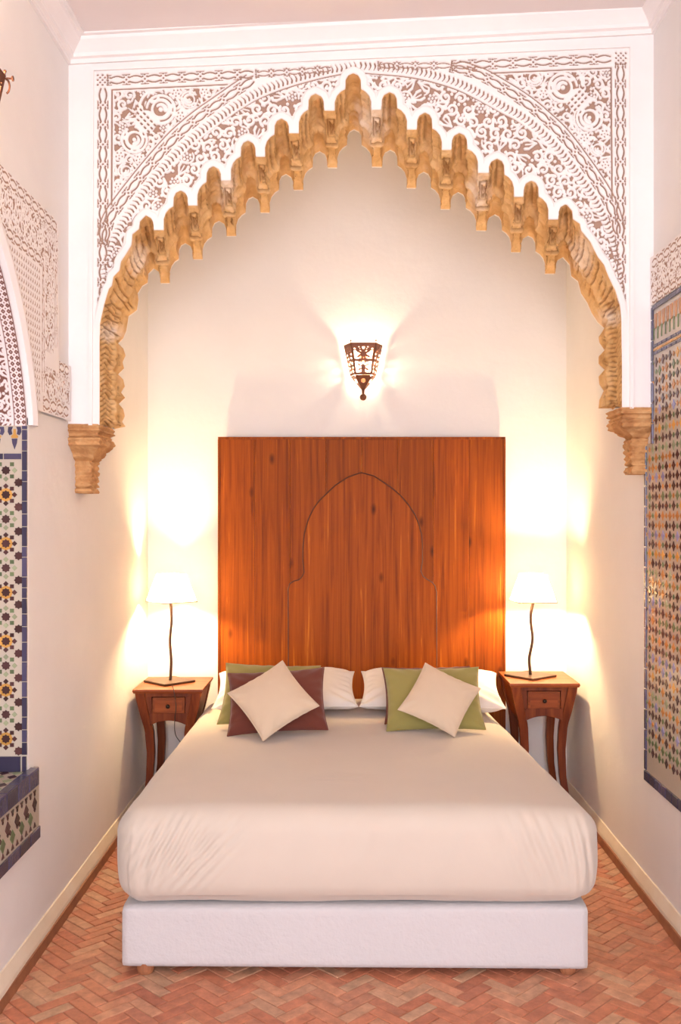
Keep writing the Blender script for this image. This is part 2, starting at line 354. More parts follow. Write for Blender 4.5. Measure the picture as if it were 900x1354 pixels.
# ---------------------------------------------------------------- room shell
XL, XR, YB, YA, TA, YE = -1.133, 1.245, 5.55, 3.97, .46, -1.5
YA2 = YA+TA; HZ = 4.15
def ceil_z(x): return 3.503+.052*(x+1.1)
def quad(name, pts, mt, kind='structure', parent=None): return tag(link(name, mesh_py(pts, [tuple(range(len(pts)))]), mt, parent), kind=kind)
floor = MB().box(XL-.35, XR+.15, YE-.6, YB+.15, -.12, -.004).build('floor', M['grout']); tag(floor, kind='structure')
tag(MB().box(XL-.35, XR+.2, YB, YB+.15, 0, HZ).build('wall_back', M['plaster']), kind='structure')
wr = tag(MB().box(XR, XR+.15, YE, YB, 0, HZ).build('wall_right', M['plaster']), kind='structure')
tag(MB().box(XL-.35, XR+.2, YA2-.02, YB+.1, HZ, HZ+.1).build('ceiling', M['plaster_in']), 'plain plaster ceiling of the bed alcove', kind='structure')
b = MB(); b.add([(XL-.1, YE-.05, ceil_z(XL)), (XR+.1, YE-.05, ceil_z(XR)), (XR+.1, YA+.02, ceil_z(XR)), (XL-.1, YA+.02, ceil_z(XL)), (XL-.1, YE-.05, HZ), (XR+.1, YE-.05, HZ), (XR+.1, YA+.02, HZ), (XL-.1, YA+.02, HZ)],
      [(0,3,2,1),(4,5,6,7),(0,1,5,4),(1,2,6,5),(2,3,7,6),(3,0,4,7)])
tag(b.build('ceiling', M['plaster_in']), 'plain ceiling of the room in front of the arch', kind='structure')
# the end wall behind the camera with its doorway
b = MB().box(XL-.35, -.85, YE-.15, YE, 0, HZ).box(1.1, XR+.15, YE-.15, YE, 0, HZ).box(-.85, 1.1, YE-.15, YE, 3.1, HZ)
tag(b.build('wall_front', M['plaster']), kind='structure')

# left wall with the arched niche (opening drawn in y,z)
NC, NR, NCY = 2.77, .97, 2.52                               # niche middle, arch radius, arc centre (y) ; arc centre z below
NCZ = 1.72
JY = 3.466
def arch_pt(a):                                             # far half of the niche arch, a from springing up to the apex
    return (NCY+NR*math.cos(a), NCZ+NR*math.sin(a))
a_s = math.acos((JY-NCY)/NR); a_e = math.acos((NC-NCY)/NR)
SPZ = NCZ+NR*math.sin(a_s)
half = [arch_pt(a_s+(a_e-a_s)*q) for q in np.linspace(0, 1, 24)]
SILL = .675
hole = [(JY, SILL)]+half+[(2*NC-y, z) for y, z in reversed(half[:-1])]+[(2*NC-JY, SILL)]
outer = [(YE, 0), (YB, 0), (YB, HZ), (YE, HZ)]
def plate(outer, holes, f):
    loops = [[Vector((y, z, 0)) for y, z in outer]]+[[Vector((y, z, 0)) for y, z in h] for h in holes]
    tris = tessellate_polygon(loops); pts = [p for l in loops for p in l]
    return [f(p.x, p.y) for p in pts], [tuple(t) for t in tris]
b = MB(); b.add(*plate(outer, [hole], lambda y, z: (XL, y, z)))
rim = [(XL, y, z) for y, z in hole]; rin = [(XL-.3, y, z) for y, z in hole]
b.loft([rim, rin], cap=False); b.add(rin, [tuple(range(len(rin)))])
b.box(XL-.35, XL-.31, YE, YB, 0, HZ)
wl = link('wall_left', mesh_py(b.v, b.f), M['plaster']); tag(wl, kind='structure')

# ---------------------------------------------------------------- the arch: outlines as pixels at the depth of its two faces
UP = [(7, 4), (9.5, 10), (10, 20)]
DN = [(-22, 52), (-22, 38), (-19.5, 30), (-15, 24.5), (-9.5, 21), (-9, 9), (-6, 3)]
def side(peaks, sg):                                        # peaks from the lowest to the apex
    out = [peaks[0]]
    for a, c_ in zip(peaks[:-1], peaks[1:]):
        k = abs(c_[0]-a[0])/45.0; vy = c_[1]+51
        for dx, dy in UP: out.append((a[0]+sg*dx*k, a[1]+dy))
        out.append((c_[0]-sg*(45*k-10.5*k), (a[1]+21+vy)/2+ (0 if vy > a[1]+10 else 0)))
        for dx, dy in DN: out.append((c_[0]+sg*dx*k, c_[1]+dy if dy < 45 else (a[1]+21+vy)/2))
        out.append(c_)
    return out
FL = [(193, 285), (239, 252), (282, 220), (328, 186), (372, 157), (417, 124), (467, 97)]
BL = [(203, 355), (245, 321.5), (289.5, 292), (334, 260), (378, 230), (422.5, 200), (468, 171)]
FR = [(748, 270), (702, 239), (657, 210), (607, 176), (561.5, 149), (515, 122), (467, 97)]
BR = [(744, 340), (698, 311.5), (654, 283.5), (605.5, 254), (560, 227), (516, 198), (468, 171)]
tailFL = [(131.5, 562), (131.5, 500), (131.5, 450), (132, 428), (138, 402), (144, 382), (148, 378), (150, 366), (158, 358), (160, 346), (168, 334), (174, 324), (175, 310), (184, 303), (185, 293), (193, 285)]
tailBL = [(152, 567), (166, 564), (161.5, 558), (165, 550), (163, 541), (157, 534), (165.5, 526), (160, 519), (165, 511), (163, 502), (156, 495), (164, 487), (162, 479), (166, 470), (163, 461), (156, 454), (163, 447), (167, 437), (170, 418), (181, 410), (183, 396), (182, 388), (188, 378), (195, 374), (196, 362), (203, 355)]
tailFR = [(822, 538), (822, 480), (821, 420), (819, 403), (813, 384), (804, 366), (798, 350), (790, 340), (780, 320), (768, 305), (766, 296), (757, 290), (756, 279), (748, 270)]
tailBR = [(805, 540), (791, 540), (792, 529), (798, 517), (792, 508), (791, 498), (799, 489), (791, 481), (791, 472), (799, 463), (792, 453), (791, 446), (799, 434), (790, 426), (782, 414), (776, 400), (768, 388), (764, 372), (755, 365), (753, 350), (744, 340)]
def seg(a, b, step=1.3):                                    # matched resampling of front and back pieces
    n = max(2, int(np.linalg.norm(np.diff(np.array(a), axis=0), axis=1).sum()/step))
    return resample(a, n)[:-1], resample(b, n)[:-1]
fa, ba = [], []
n = 120; fa.append(resample(tailFL[:4], n)[:-1]); ba.append(resample(tailBL[:17], n)[:-1])
n = 110; fa.append(resample(tailFL[3:], n)[:-1]); ba.append(resample(tailBL[16:], n)[:-1])
lf, lb = side(FL, 1), side(BL, 1)
for i in range(len(lf)-1):
    x, y = seg(lf[i:i+2], lb[i:i+2]); fa.append(x); ba.append(y)
rf, rb = side(FR, -1)[::-1], side(BR, -1)[::-1]
for i in range(len(rf)-1):
    x, y = seg(rf[i:i+2], rb[i:i+2]); fa.append(x); ba.append(y)
n = 110; fa.append(resample(tailFR[::-1][:11], n)[:-1]); ba.append(resample(tailBR[::-1][:9], n)[:-1])
n = 120; fa.append(resample(tailFR[::-1][10:], n)); ba.append(resample(tailBR[::-1][8:], n))
Fp, Bp = np.concatenate(fa), np.concatenate(ba)
sF, sB = FPX/YA, FPX/YA2
F3 = np.stack([(Fp[:, 0]-VX)/sF, np.full(len(Fp), YA), CAM_H+(VY-Fp[:, 1])/sF], 1)
B3 = np.stack([(Bp[:, 0]-VX)/sB, np.full(len(Bp), YA2), CAM_H+(VY-Bp[:, 1])/sB], 1)
# soffit surface
NV = 44
vv = np.linspace(0, 1, NV)
P = F3[:, None, :]*(1-vv)[None, :, None]+B3[:, None, :]*vv[None, :, None]
arc = np.r_[0, np.cumsum(np.linalg.norm(np.diff(Fp, axis=0), axis=1))]
tu = np.gradient(P, axis=0); tv = np.gradient(P, axis=1); N = np.cross(tu, tv); N /= np.linalg.norm(N, axis=2)[..., None]+1e-9
ctr = np.array([.03, 4.2, 2.0]); sgn = np.sign(((ctr-P)*N).sum(-1).mean()); N = N*sgn      # N points into the opening
cs_ = Canvas(0, len(Fp)-1, 0, 100, 1.0)
rnd = random.Random(3)
def at_u(k): return k
peaks_u = []
u0 = 119+109
for a in range(len(Fp)):
    pass
# carved marks, placed on the valley faces and the lower straight jambs
isval = []
d2 = np.abs(np.gradient(Fp[:, 1]))/(np.abs(np.gradient(Fp[:, 0]))+1e-6)
run = 0
for i in range(228, len(Fp)-228):
    if d2[i] < .3: run += 1
    else:
        if run > 5: isval.append((i-run, i))
        run = 0
for (a, c_) in isval:
    mid = (a+c_)/2; hw_ = (c_-a)/2
    cs_.stroke([(mid-hw_*.75, 14), (mid+hw_*.75, 14), (mid+hw_*.75, 46), (mid-hw_*.75, 46), (mid-hw_*.75, 14)], 1.2)
    cs_.stroke([(mid+hw_*.5*math.cos(t)*(1-t/9), 30+11*math.sin(t)*(1-t/9)) for t in np.linspace(0, 7, 14)], 1.5)
    cs_.stroke([(mid-hw_*.3, 20), (mid, 34), (mid+hw_*.4, 24)], 1.5); cs_.dot(mid, 41, 1.6)
    cs_.stroke([(a-2, 56), (c_+2, 56)], 2.2)
    for q in (-17, -13, -9, 12, 16, 20, 25): cs_.stroke([(mid+q, 5), (mid+q+rnd.uniform(-1, 1), rnd.uniform(40, 54))], 1.1)
    for q in (-4, 4): cs_.stroke([(mid+q, 66), (mid+q*1.2, 80)], 1.3)
for (s0, s1) in ((0, 118), (len(Fp)-119, len(Fp)-1)):
    for k in range(s0-20, s1+20, 6): cs_.stroke([(k, 4), (k+8, 30), (k+3, 55)], 1.3)
    for q in (.12, .42, .74):
        kc = s0+(s1-s0)*q
        cs_.stroke([(kc+7*math.cos(t)*(1-t/9), 80+12*math.sin(t)*(1-t/9)) for t in np.linspace(0, 6.5, 14)], 1.4); cs_.dot(kc, 82, 2.2)
for (s0, s1) in ((119, 228), (len(Fp)-229, len(Fp)-119)):
    for k in range(s0, s1, 9): cs_.stroke([(k, rnd.uniform(4, 20)), (k+rnd.uniform(-4, 4), rnd.uniform(50, 95))], 1.6)
CU = np.stack([np.interp(vv*100, cs_.ys, cs_.C[i]) for i in range(len(Fp))])
prof = np.interp(vv, [0, .06, .3, .52, .56, .60, .64, .85, 1], [0, .003, -.006, -.004, .009, .010, -.003, -.006, 0])
nz = fbm(P, 26, 3, 1)*.005+fbm(P, 85, 3, 4)*.007
edge = np.clip(np.minimum(vv, 1-vv)/.05, 0, 1)
P2 = P+N*((prof[None, :]+nz-CU*.013)*edge[None, :])[..., None]
warch = tag(bpy.data.objects.new('wall_arch', None), kind='structure')
# wall body (front strips, back face, bottom)
PX0, PX1, PY0, PY1 = 122.0, 838.0, 58.0, 562.0              # carved field on the front face, in pixels of that plane
def FW(px, py, d=0.0): return ((px-VX)/sF, YA+d, CAM_H+(VY-py)/sF)
b = MB()
def fq(x0, y0, x1, y1): b.add([FW(x0, y0), FW(x1, y0), FW(x1, y1), FW(x0, y1)], [(0, 1, 2, 3)])
lx, rx = VX+XL*sF, VX+XR*sF
fq(lx, 20, PX0, 562); fq(PX1, -20, rx, 540); fq(PX0, -20, PX1, PY0); fq(lx, -20, PX0, 20)
outb = [(XL, 1.955), (XL, HZ), (XR, HZ), (XR, 2.02)]
b.add(*plate(outb+[(p[0], p[2]) for p in B3[::-1]], [], lambda x, z: (x, YA2, z)))
b.add([(XL, YA, 1.955), FW(131.5, 562), tuple(B3[0]), (XL, YA2, 1.955)], [(0, 1, 2, 3)])
b.add([(XR, YA, 2.02), FW(822, 538), tuple(B3[-1]), (XR, YA2, 2.02)], [(0, 1, 2, 3)])
warch = link('wall_arch', mesh_py(b.v, b.f), M['white']); tag(warch, kind='structure')
sof = link('arch_soffit', grid_mesh(P2), M['stone'], warch, True)
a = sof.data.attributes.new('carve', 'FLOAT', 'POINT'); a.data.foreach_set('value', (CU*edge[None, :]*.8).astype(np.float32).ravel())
pt = bpy.data.objects  # pale repairs of the stone
pa = np.zeros(P.shape[:2])
pxs = VX+P[..., 0]*FPX/P[..., 1]; pys = VY-(P[..., 2]-CAM_H)*FPX/P[..., 1]
for (cx, cy, rx_, ry_) in ((492, 158, 24, 34), (300, 243, 13, 34), (182, 343, 14, 22), (146, 440, 22, 12), (634, 248, 14, 30), (770, 336, 16, 28), (806, 420, 18, 12)):
    pa = np.maximum(pa, np.clip(1.25-np.hypot((pxs-cx)/rx_, (pys-cy)/ry_)+.5*fbm(P, 30, 3, 9), 0, 1))
a = sof.data.attributes.new('repair', 'FLOAT', 'POINT'); a.data.foreach_set('value', pa.astype(np.float32).ravel())
eo = B3+np.array([0, .012, 0]); link('back_edge', grid_mesh(np.stack([B3+np.array([0, -.001, 0]), eo], 1)), M['white'], warch)['label'] = 'thin white plaster edge added as a bright rim behind the stone arch'  # white strip added along the soffit's back edge for its bright rim
tag(sof, 'ochre carved stepped underside of the arch')
# carved field
ST = .8
cv = Canvas(PX0, PX1, PY0, PY1, ST)
X, Y = cv.X, cv.Y
# distance to the front outline and inside test
poly = np.vstack([Fp, [[822, 700], [131.5, 700]]])
def inside_poly(x, y, pl):
    ins = np.zeros(x.shape, bool); xj, yj = pl[-1]
    for xi, yi in pl:
        if yi != yj:
            cnd = ((yi > y) != (yj > y)) & (x < (xj-xi)*(y-yi)/(yj-yi)+xi); ins ^= cnd
        xj, yj = xi, yi
    return ins
plc = np.vstack([Fp[::2], Fp[-1:], [[822, 700], [131.5, 700]]])
INS = inside_poly(X, Y, plc)
dist = np.full(X.shape, 1e3)
NX = X.copy(); NY = Y.copy()
FF = Fp[::1]
for k in range(len(FF)-1):
    (ax, ay), (bx, by) = FF[k], FF[k+1]
    sl = cv._win(ax, bx, ay, by, 15)
    if sl is None: continue
    xx, yy = X[sl], Y[sl]; dx, dy = bx-ax, by-ay; L = dx*dx+dy*dy+1e-9
    t = np.clip(((xx-ax)*dx+(yy-ay)*dy)/L, 0, 1); qx, qy = ax+t*dx, ay+t*dy; d = np.hypot(xx-qx, yy-qy)
    u = d < dist[sl]; dist[sl] = np.where(u, d, dist[sl]); NX[sl] = np.where(u, qx, NX[sl]); NY[sl] = np.where(u, qy, NY[sl])
rim_ = (~INS)*np.clip((9.5-dist)/2.0, 0, 1)*np.clip((432-Y)/30, 0, 1)
# guide lines
border = [(134, 428), (135, 300), (136, 106), (480, 90), (820, 76), (821, 250), (821, 425)]
chL = [(137, 322), (140, 305), (145, 287), (161, 265), (178, 243), (194, 223), (212, 202), (229, 183), (249, 165), (269.5, 149), (292, 134), (314, 118), (337.5, 103)]
chR = [(596, 88), (618, 93), (640, 101), (663, 115), (683, 127), (705, 142.5), (721, 157), (738, 172), (753, 190), (767, 209), (780, 227), (793, 246.5), (805, 267), (813, 290), (818, 312)]
tkL = [(133, 400), (136, 372), (141, 340), (153, 307), (170.5, 280), (190, 251), (212, 223), (236.5, 197), (263, 173), (288, 154.5), (312, 137), (341, 120), (378, 106), (417, 95), (451, 88), (470, 86)]
tkR = [(470, 86), (482, 87), (541, 91.6), (575, 99), (607, 109), (638.5, 125), (668, 142), (689, 152), (709, 168), (730, 188), (747, 208), (764, 231), (782, 257), (796, 283), (808, 312), (816, 345), (820, 385)]
chL, chR, tkL, tkR = [smooth_line(q, 60, 1) for q in (chL, chR, tkL, tkR)]
tk = np.vstack([tkL, tkR[1:]])
tky = np.interp(X, tk[:, 0], tk[:, 1])
def top_y(x): return 106-(x-136)*.0439
# straight border
chain(cv, [(135.5, 425), (135.5, 112)], 1, 26, 6.2); chain(cv, [(142, 105.5), (338, 97)], 1, 26, 6.2)
chain(cv, [(598, 86), (812, 76.5)], 1, 26, 6.2); chain(cv, [(820.5, 84), (820.5, 420)], 1, 26, 6.2)
chain(cv, [(338, 97), (400, 93.5), (440, 90)], .85, 26, 5); chain(cv, [(500, 86), (540, 86), (598, 86)], .85, 26, 5)
for cx, cy in ((135, 105), (821, 76)):
    for i in range(-2, 3):
        for j in range(-2, 3):
            if (i+j) % 2 == 0: cv.dot(cx+i*3.2, cy+j*3.2, 1.45)
cv.allow = (Y < tky-9.5).astype(float)*(~INS)
chain(cv, chL, 1, 25, 6); chain(cv, chR, 1, 25, 6)
for ch in (chL, chR):
    at_, L_ = path_frame(ch); cv.stroke([at_(s_, -10.5) for s_ in np.linspace(10, L_-8, 60)], 1.8); 
cv.allow = ((rim_ < .02) & (~INS)).astype(float)
ticks(cv, tkL, 1, 6.2, 4.6, 1); ticks(cv, tkR[::-1], 1, 6.2, 4.6, -1)
for ch in (tkL, tkR):
    at_, L_ = path_frame(ch); cv.stroke([at_(s_, 9.2) for s_ in np.linspace(0, L_, 90)], 1.9)
# inner frame lines of the spandrel corners
cv.stroke([(147, 270), (147.5, 118), (300, 111)], 2.1); cv.stroke([(650, 96), (808, 89), (809.5, 262)], 2.1)
chy = np.where(X < 466, np.interp(X, chL[:, 0], chL[:, 1], left=500, right=80), np.interp(X, chR[:, 0], chR[:, 1], left=80, right=500))
dl = np.minimum.reduce([np.hypot(X-q[0], Y-q[1]) for q in np.vstack([chL[::2], chR[::2]])])
span = (Y < chy) & (dl > 13) & (X > 150) & (X < 807) & (Y > 121-(X-147)*.0439)
rim_ok = (dist > 10.5) & (~INS)
band = (Y > tky+11) & rim_ok & (X > 134) & (X < 820) & (Y < 425)
rnd = random.Random(11)
def lookup(mask):
    def f(x, y):
        i = int((x-PX0)/ST); j = int((y-PY0)/ST)
        return 0 <= i < mask.shape[0] and 0 <= j < mask.shape[1] and bool(mask[i, j])
    return f
cv.allow = band.astype(float); arabesque(cv, 118, 842, 80, 434, 18.5, lambda x, y: True, 2.0, rnd)
# hand-placed scrolls of the two corners (right one is the mirror of the left)
cor = span.copy(); used = []
cv.allow = span.astype(float); arabesque(cv, 146, 812, 80, 300, 17, lambda x, y: True, 1.8, rnd)
for sgx in (0, 1):
    def mx(x, y): return (x, y) if sgx == 0 else (956.5-x, y-29)
    def disc(x, y, r_, sub): 
        cv.sub = sub; cv.dot(*mx(x, y), r_); cv.sub = False
    def arc(x, y, r_, t0, t1, w0, w1=None, sub=True):
        cv.sub = sub; cv.stroke([mx(x+r_*math.cos(t), y+r_*math.sin(t)) for t in np.linspace(t0, t1, 22)], w0, w1); cv.sub = False
    cv.allow = span.astype(float)
    for (cx, cy, r_, ph) in ((212, 144, 19, 0), (177, 184, 17, 1.5), (250, 131, 11, 3), (166, 225, 10, 2)):
        disc(cx, cy, r_*1.12, False)
        arc(cx, cy, r_*.98, ph-3.0, ph+2.6, r_*.16, r_*.24); arc(cx, cy, r_*1.5, ph-3.3, ph-.6, r_*.2, r_*.14)
        arc(cx, cy, r_*.60, ph+.4, ph+3.9, r_*.30, r_*.14); arc(cx, cy, r_*.34, ph+3.9, ph+6.4, r_*.14, r_*.30)
        arc(cx, cy, r_*.66, ph-1.9, ph+.1, r_*.2, r_*.28); disc(cx, cy, r_*.16, True)
        for t in range(3): arc(cx+r_*.95*math.cos(t*2.1+ph), cy+r_*.95*math.sin(t*2.1+ph), r_*.30, t*2.1+ph+2.0, t*2.1+ph+4.4, r_*.16, r_*.26)
    disc(192, 160, 15, True)
    for i in range(-3, 4):
        for j in range(-1, 2): cv.stroke([mx(190+i*4.6+j*4.2, 158+i*5.0-j*4.2), mx(191.6+i*4.6+j*4.2, 159.6+i*5.0-j*4.2)], 2.4)
    for x_, y_ in ((232, 122), (238, 152), (157, 205), (184, 210), (270, 121), (156, 246)):
        disc(x_, y_, 7, True); rosette(cv, *mx(x_, y_), 4.2)
cv.allow = None
C = cv.C*(rim_ < .02)
C[:3, :] = 0; C[-3:, :] = 0
depth = C*.013-rim_*.007
GX = np.where(INS, NX, X); GY = np.where(INS, NY, Y)
P = np.stack([(GX-VX)/sF, YA+depth, CAM_H+(VY-GY)/sF], -1)
vin = ~INS
msk = vin[:-1, :-1] | vin[1:, :-1] | vin[1:, 1:] | vin[:-1, 1:]
D4 = np.stack([dist[:-1, :-1], dist[1:, :-1], dist[1:, 1:], dist[:-1, 1:]]).max(0)
msk &= ~((D4 > 100) & ~(vin[:-1, :-1] & vin[1:, 1:]))
msk &= ~((X > 476) & (Y > 540))[:-1, 1:]
def lace_obj(name, P, msk, Cc, mt, parent, label=None):
    n, m_, _ = P.shape; idx = np.arange(n*m_).reshape(n, m_)
    Q = np.stack([idx[:-1, :-1], idx[1:, :-1], idx[1:, 1:], idx[:-1, 1:]], -1); Q = Q[msk]
    used = np.unique(Q); remap = np.zeros(n*m_, np.int32); remap[used] = np.arange(len(used))
    o = link(name, mesh_quads(P.reshape(-1, 3)[used], remap[Q]), mt, parent, True)
    a = o.data.attributes.new('carve', 'FLOAT', 'POINT'); a.data.foreach_set('value', Cc.reshape(-1)[used].astype(np.float32))
    if label: o['label'] = label
    return o
lace_obj('carved_panel', P, msk, C, M['lace'], warch, 'white gypsum openwork carving over the arch')
# frame moulding round the carved field
b = MB()
def strip(pl, wd, h):
    for (x0, y0), (x1, y1) in zip(pl[:-1], pl[1:]):
        dx, dy = x1-x0, y1-y0; L = math.hypot(dx, dy); nx, ny = -dy/L*wd/2, dx/L*wd/2; ex, ey = dx/L*wd/2, dy/L*wd/2
        q = [(x0+nx-ex, y0+ny-ey), (x1+nx+ex, y1+ny+ey), (x1-nx+ex, y1-ny+ey), (x0-nx-ex, y0-ny-ey)]
        b.prism(q, lambda u, v, w_: FW(u, v, -w_), -.004, h+.0007*(x0 > 500)+.0004*(y0 < 92.5), .0)
strip([(120, 560), (122, 92), (834, 61), (834, 538)], 5, .010)
b.build('panel_frame', M['white'], warch)
# corbels
def corbel(name, lays, wallx, sg, label):
    rings = []
    zs = [l[0] for l in lays]
    zz = sorted(set(list(np.linspace(zs[0], zs[-1], 60))+zs), reverse=True)
    for z in zz:
        k = np.interp(z, zs[::-1], [l[1] for l in lays][::-1]); y0 = np.interp(z, zs[::-1], [l[2] for l in lays][::-1]); y1 = np.interp(z, zs[::-1], [l[3] for l in lays][::-1])
        pts = [(wallx-sg*.02, y0)]+[(wallx+sg*k*q, y0) for q in np.linspace(.02, .98, 14)]+[(wallx+sg*k, y0+(y1-y0)*q) for q in np.linspace(.01, .99, 18)]+[(wallx+sg*k, y1), (wallx-sg*.02, y1)]
        ring = []
        for (x, y) in pts:
            nv = noise.fractal(Vector((x*38, y*38, z*38)), 1, 2, 3)*.006
            gr = .004*math.sin(z*330) if z > zs[3] else .004*math.sin(z*240+y*60)
            cx, cy = wallx, (y0+y1)/2; ring.append((x+sg*(nv+gr)*(1 if abs(x-wallx) > .03 else 0), y+(nv+gr)*(1 if y > cy else -1), z))
        rings.append(ring)
    o = MB().loft(rings).build(name, M['stone2'], warch, smooth=False); o['label'] = label
corbel('corbel', [(1.957, .128, 3.962, 4.22), (1.930, .126, 3.962, 4.22), (1.926, .118, 3.972, 4.21), (1.905, .120, 3.972, 4.21), (1.900, .130, 3.960, 4.215), (1.872, .128, 3.965, 4.21), (1.866, .115, 3.985, 4.205), (1.82, .075, 4.05, 4.20), (1.812, .062, 4.068, 4.19), (1.805, .068, 4.062, 4.20), (1.705, .062, 4.07, 4.195), (1.70, .055, 4.075, 4.19), (1.696, .066, 4.062, 4.20), (1.678, .064, 4.066, 4.20)], XL, 1, 'reddish carved corbel under the left end of the arch')
corbel('corbel', [(2.024, .131, 3.962, 4.20), (2.00, .130, 3.962, 4.20), (1.995, .124, 3.97, 4.19), (1.975, .126, 3.97, 4.19), (1.97, .132, 3.962, 4.195), (1.948, .128, 3.97, 4.18), (1.94, .115, 3.985, 4.17), (1.912, .07, 4.03, 4.15), (1.905, .062, 4.046, 4.145), (1.895, .072, 4.04, 4.15), (1.80, .066, 4.047, 4.15), (1.79, .052, 4.05, 4.14), (1.785, .066, 4.042, 4.155), (1.757, .064, 4.045, 4.155)], XR, -1, 'paler carved corbel under the right end of the arch')

# cornice round the front room (trim)
pf = [(0, -.085), (.012, -.085), (.014, -.068), (.028, -.064), (.03, -.05), (.05, -.028), (.066, -.012), (.07, .0), (.086, .002), (.088, .018), (0, .02)]
def corn(name, p0, p1, nrm, m0, m1):
    b = MB(); rings = []
    for p, mt_ in ((p0, m0), (p1, m1)):
        rings.append([(p[0]+nrm[0]*d+mt_[0]*d, p[1]+nrm[1]*d+mt_[1]*d, ceil_z(p[0])-.0+h*1.0-.0) for d, h in pf])
    o = b.loft(rings).build(name, M['white']); tag(o, kind='structure')
corn('trim_1', (XL, YA), (XR, YA), (0, -1), (1, 0), (-1, 0))
corn('trim_2', (XL, YE), (XL, YA), (1, 0), (0, 0), (0, -1))
corn('trim_3', (XR, YE), (XR, YA), (-1, 0), (0, 0), (0, -1))

# skirting: cream plaster band over a terracotta plinth
for nm, xw, sg, y1 in (('baseboard_left', XL, 1, YB), ('baseboard_right', XR, -1, YB)):
    b = MB(); rings = []
    for i in range(60):
        y = YE+(y1-YE)*i/59; wv = noise.noise(Vector((y*3, sg*5, 0)))*.004
        rings.append([(xw-sg*.01, y, .028), (xw+sg*(.022+wv), y, .028), (xw+sg*(.020+wv), y, .05), (xw+sg*.006, y, .092+wv), (xw-sg*.01, y, .094)])
    o = b.loft(rings).build(nm, M['skirt']); tag(o, kind='structure')
    b = MB(); rings = []
    for i in range(60):
        y = YE+(y1-YE)*i/59; wv = noise.noise(Vector((y*4, sg*9, 3)))*.004
        rings.append([(xw-sg*.01, y, -.004), (xw+sg*(.032+wv), y, -.004), (xw+sg*(.027+wv), y, .036+wv), (xw-sg*.01, y, .038)])
    b.loft(rings).build('plinth', M['plinth'], o)

# ---------------------------------------------------------------- floor bricks
BL_, BW = .138, .046
def brick_mesh(jl=.0035):
    l, w_ = BL_/2-jl/2, BW/2-jl/2; c_ = .0022
    b = MB().loft([[(-l, -w_, -.012), (l, -w_, -.012), (l, w_, -.012), (-l, w_, -.012)], [(-l, -w_, -.002), (l, -w_, -.002), (l, w_, -.002), (-l, w_, -.002)],
                   [(-l+c_, -w_+c_, 0), (l-c_, -w_+c_, 0), (l-c_, w_-c_, 0), (-l+c_, w_-c_, 0)]])
    return b
bb = brick_mesh(); bme = mesh_py(bb.v, bb.f); bme.materials.append(M['brick'])
cand = []; n3 = 3; c45 = math.cos(PI/4)
for i in range(-130, 131):
    for j in range(-130, 131):
        k = (i-j) % (2*n3)
        if k == 0: cx, cy, an = (i+n3/2)*BW, (j+.5)*BW, 0
        elif k == 2*n3-1: cx, cy, an = (i+.5)*BW, (j+n3/2)*BW, PI/2
        else: continue
        x = (cx-cy)*c45; y = (cx+cy)*c45+2.6
        if XL-.03 < x < XR+.03 and YE < y < YB: cand.append((x, y, an+PI/4))
rnd = random.Random(5)
def seen(x, y):
    if y < 2.98: return False
    s_ = FPX/y; px, py = VX+x*s_, VY+CAM_H*s_
    if not (-15 < px < 915 and py < 1372): return False
    if -.74 < x < .79 and y > 3.42: return False
    if y > 3.42 and abs(x) < .8: return False
    return y < 5.1
vis = sorted([c_ for c_ in cand if seen(c_[0], c_[1])], key=lambda c_: c_[1])
top = set(vis[:300]); rest = MB()
for c_ in cand:
    x, y, an = c_; z = rnd.uniform(-.0012, .0008)
    if c_ in top:
        o = bpy.data.objects.new('brick', bme); COL.objects.link(o); o.parent = floor
        o.location = (x, y, z); o.rotation_euler = (rnd.uniform(-.012, .012), rnd.uniform(-.006, .006), an+rnd.uniform(-.015, .015))
    else:
        ca, sa = math.cos(an), math.sin(an)
        rest.add([(x+u*ca-v*sa, y+u*sa+v*ca, z+q) for u, v, q in bb.v], bb.f)
o = link('brick_paving', mesh_py(rest.v, rest.f), M['brick'], floor); tag(o, kind='stuff')

# ---------------------------------------------------------------- left wall: carved gypsum, tiled niche
def lace_plane(name, y0, y1, z0, z1, st, draw, f, mt, parent, deep=.003, keep=None, label=None):
    c_ = Canvas(y0, y1, z0, z1, st); draw(c_); Cc = c_.C; k = None
    P = f(c_.X, c_.Y, Cc*deep)
    msk = np.ones((len(c_.xs)-1, len(c_.ys)-1), bool)
    if keep is not None: kk = keep(c_.X, c_.Y); msk = kk[:-1, :-1] & kk[1:, 1:] & kk[1:, :-1] & kk[:-1, 1:]
    return lace_obj(name, P, msk, Cc, mt, parent, label)
def fl(Yc, Zc, d): return np.stack([np.full_like(Yc, XL+.014)-d, Yc, Zc], -1)
def rout(y, z): return np.hypot(y-NCY, z-NCZ)
def keepL(Yc, Zc):
    r_ = rout(Yc, Zc); top = (Zc <= 2.722) & (Yc <= 3.785); foot = (Yc > 3.60) & (Zc < 2.19) & (Yc < 3.955)
    return (((r_ > NR+.055) & (Zc > SPZ)) | (Yc > JY+.085)) & (top | foot) & (Zc > 1.965)
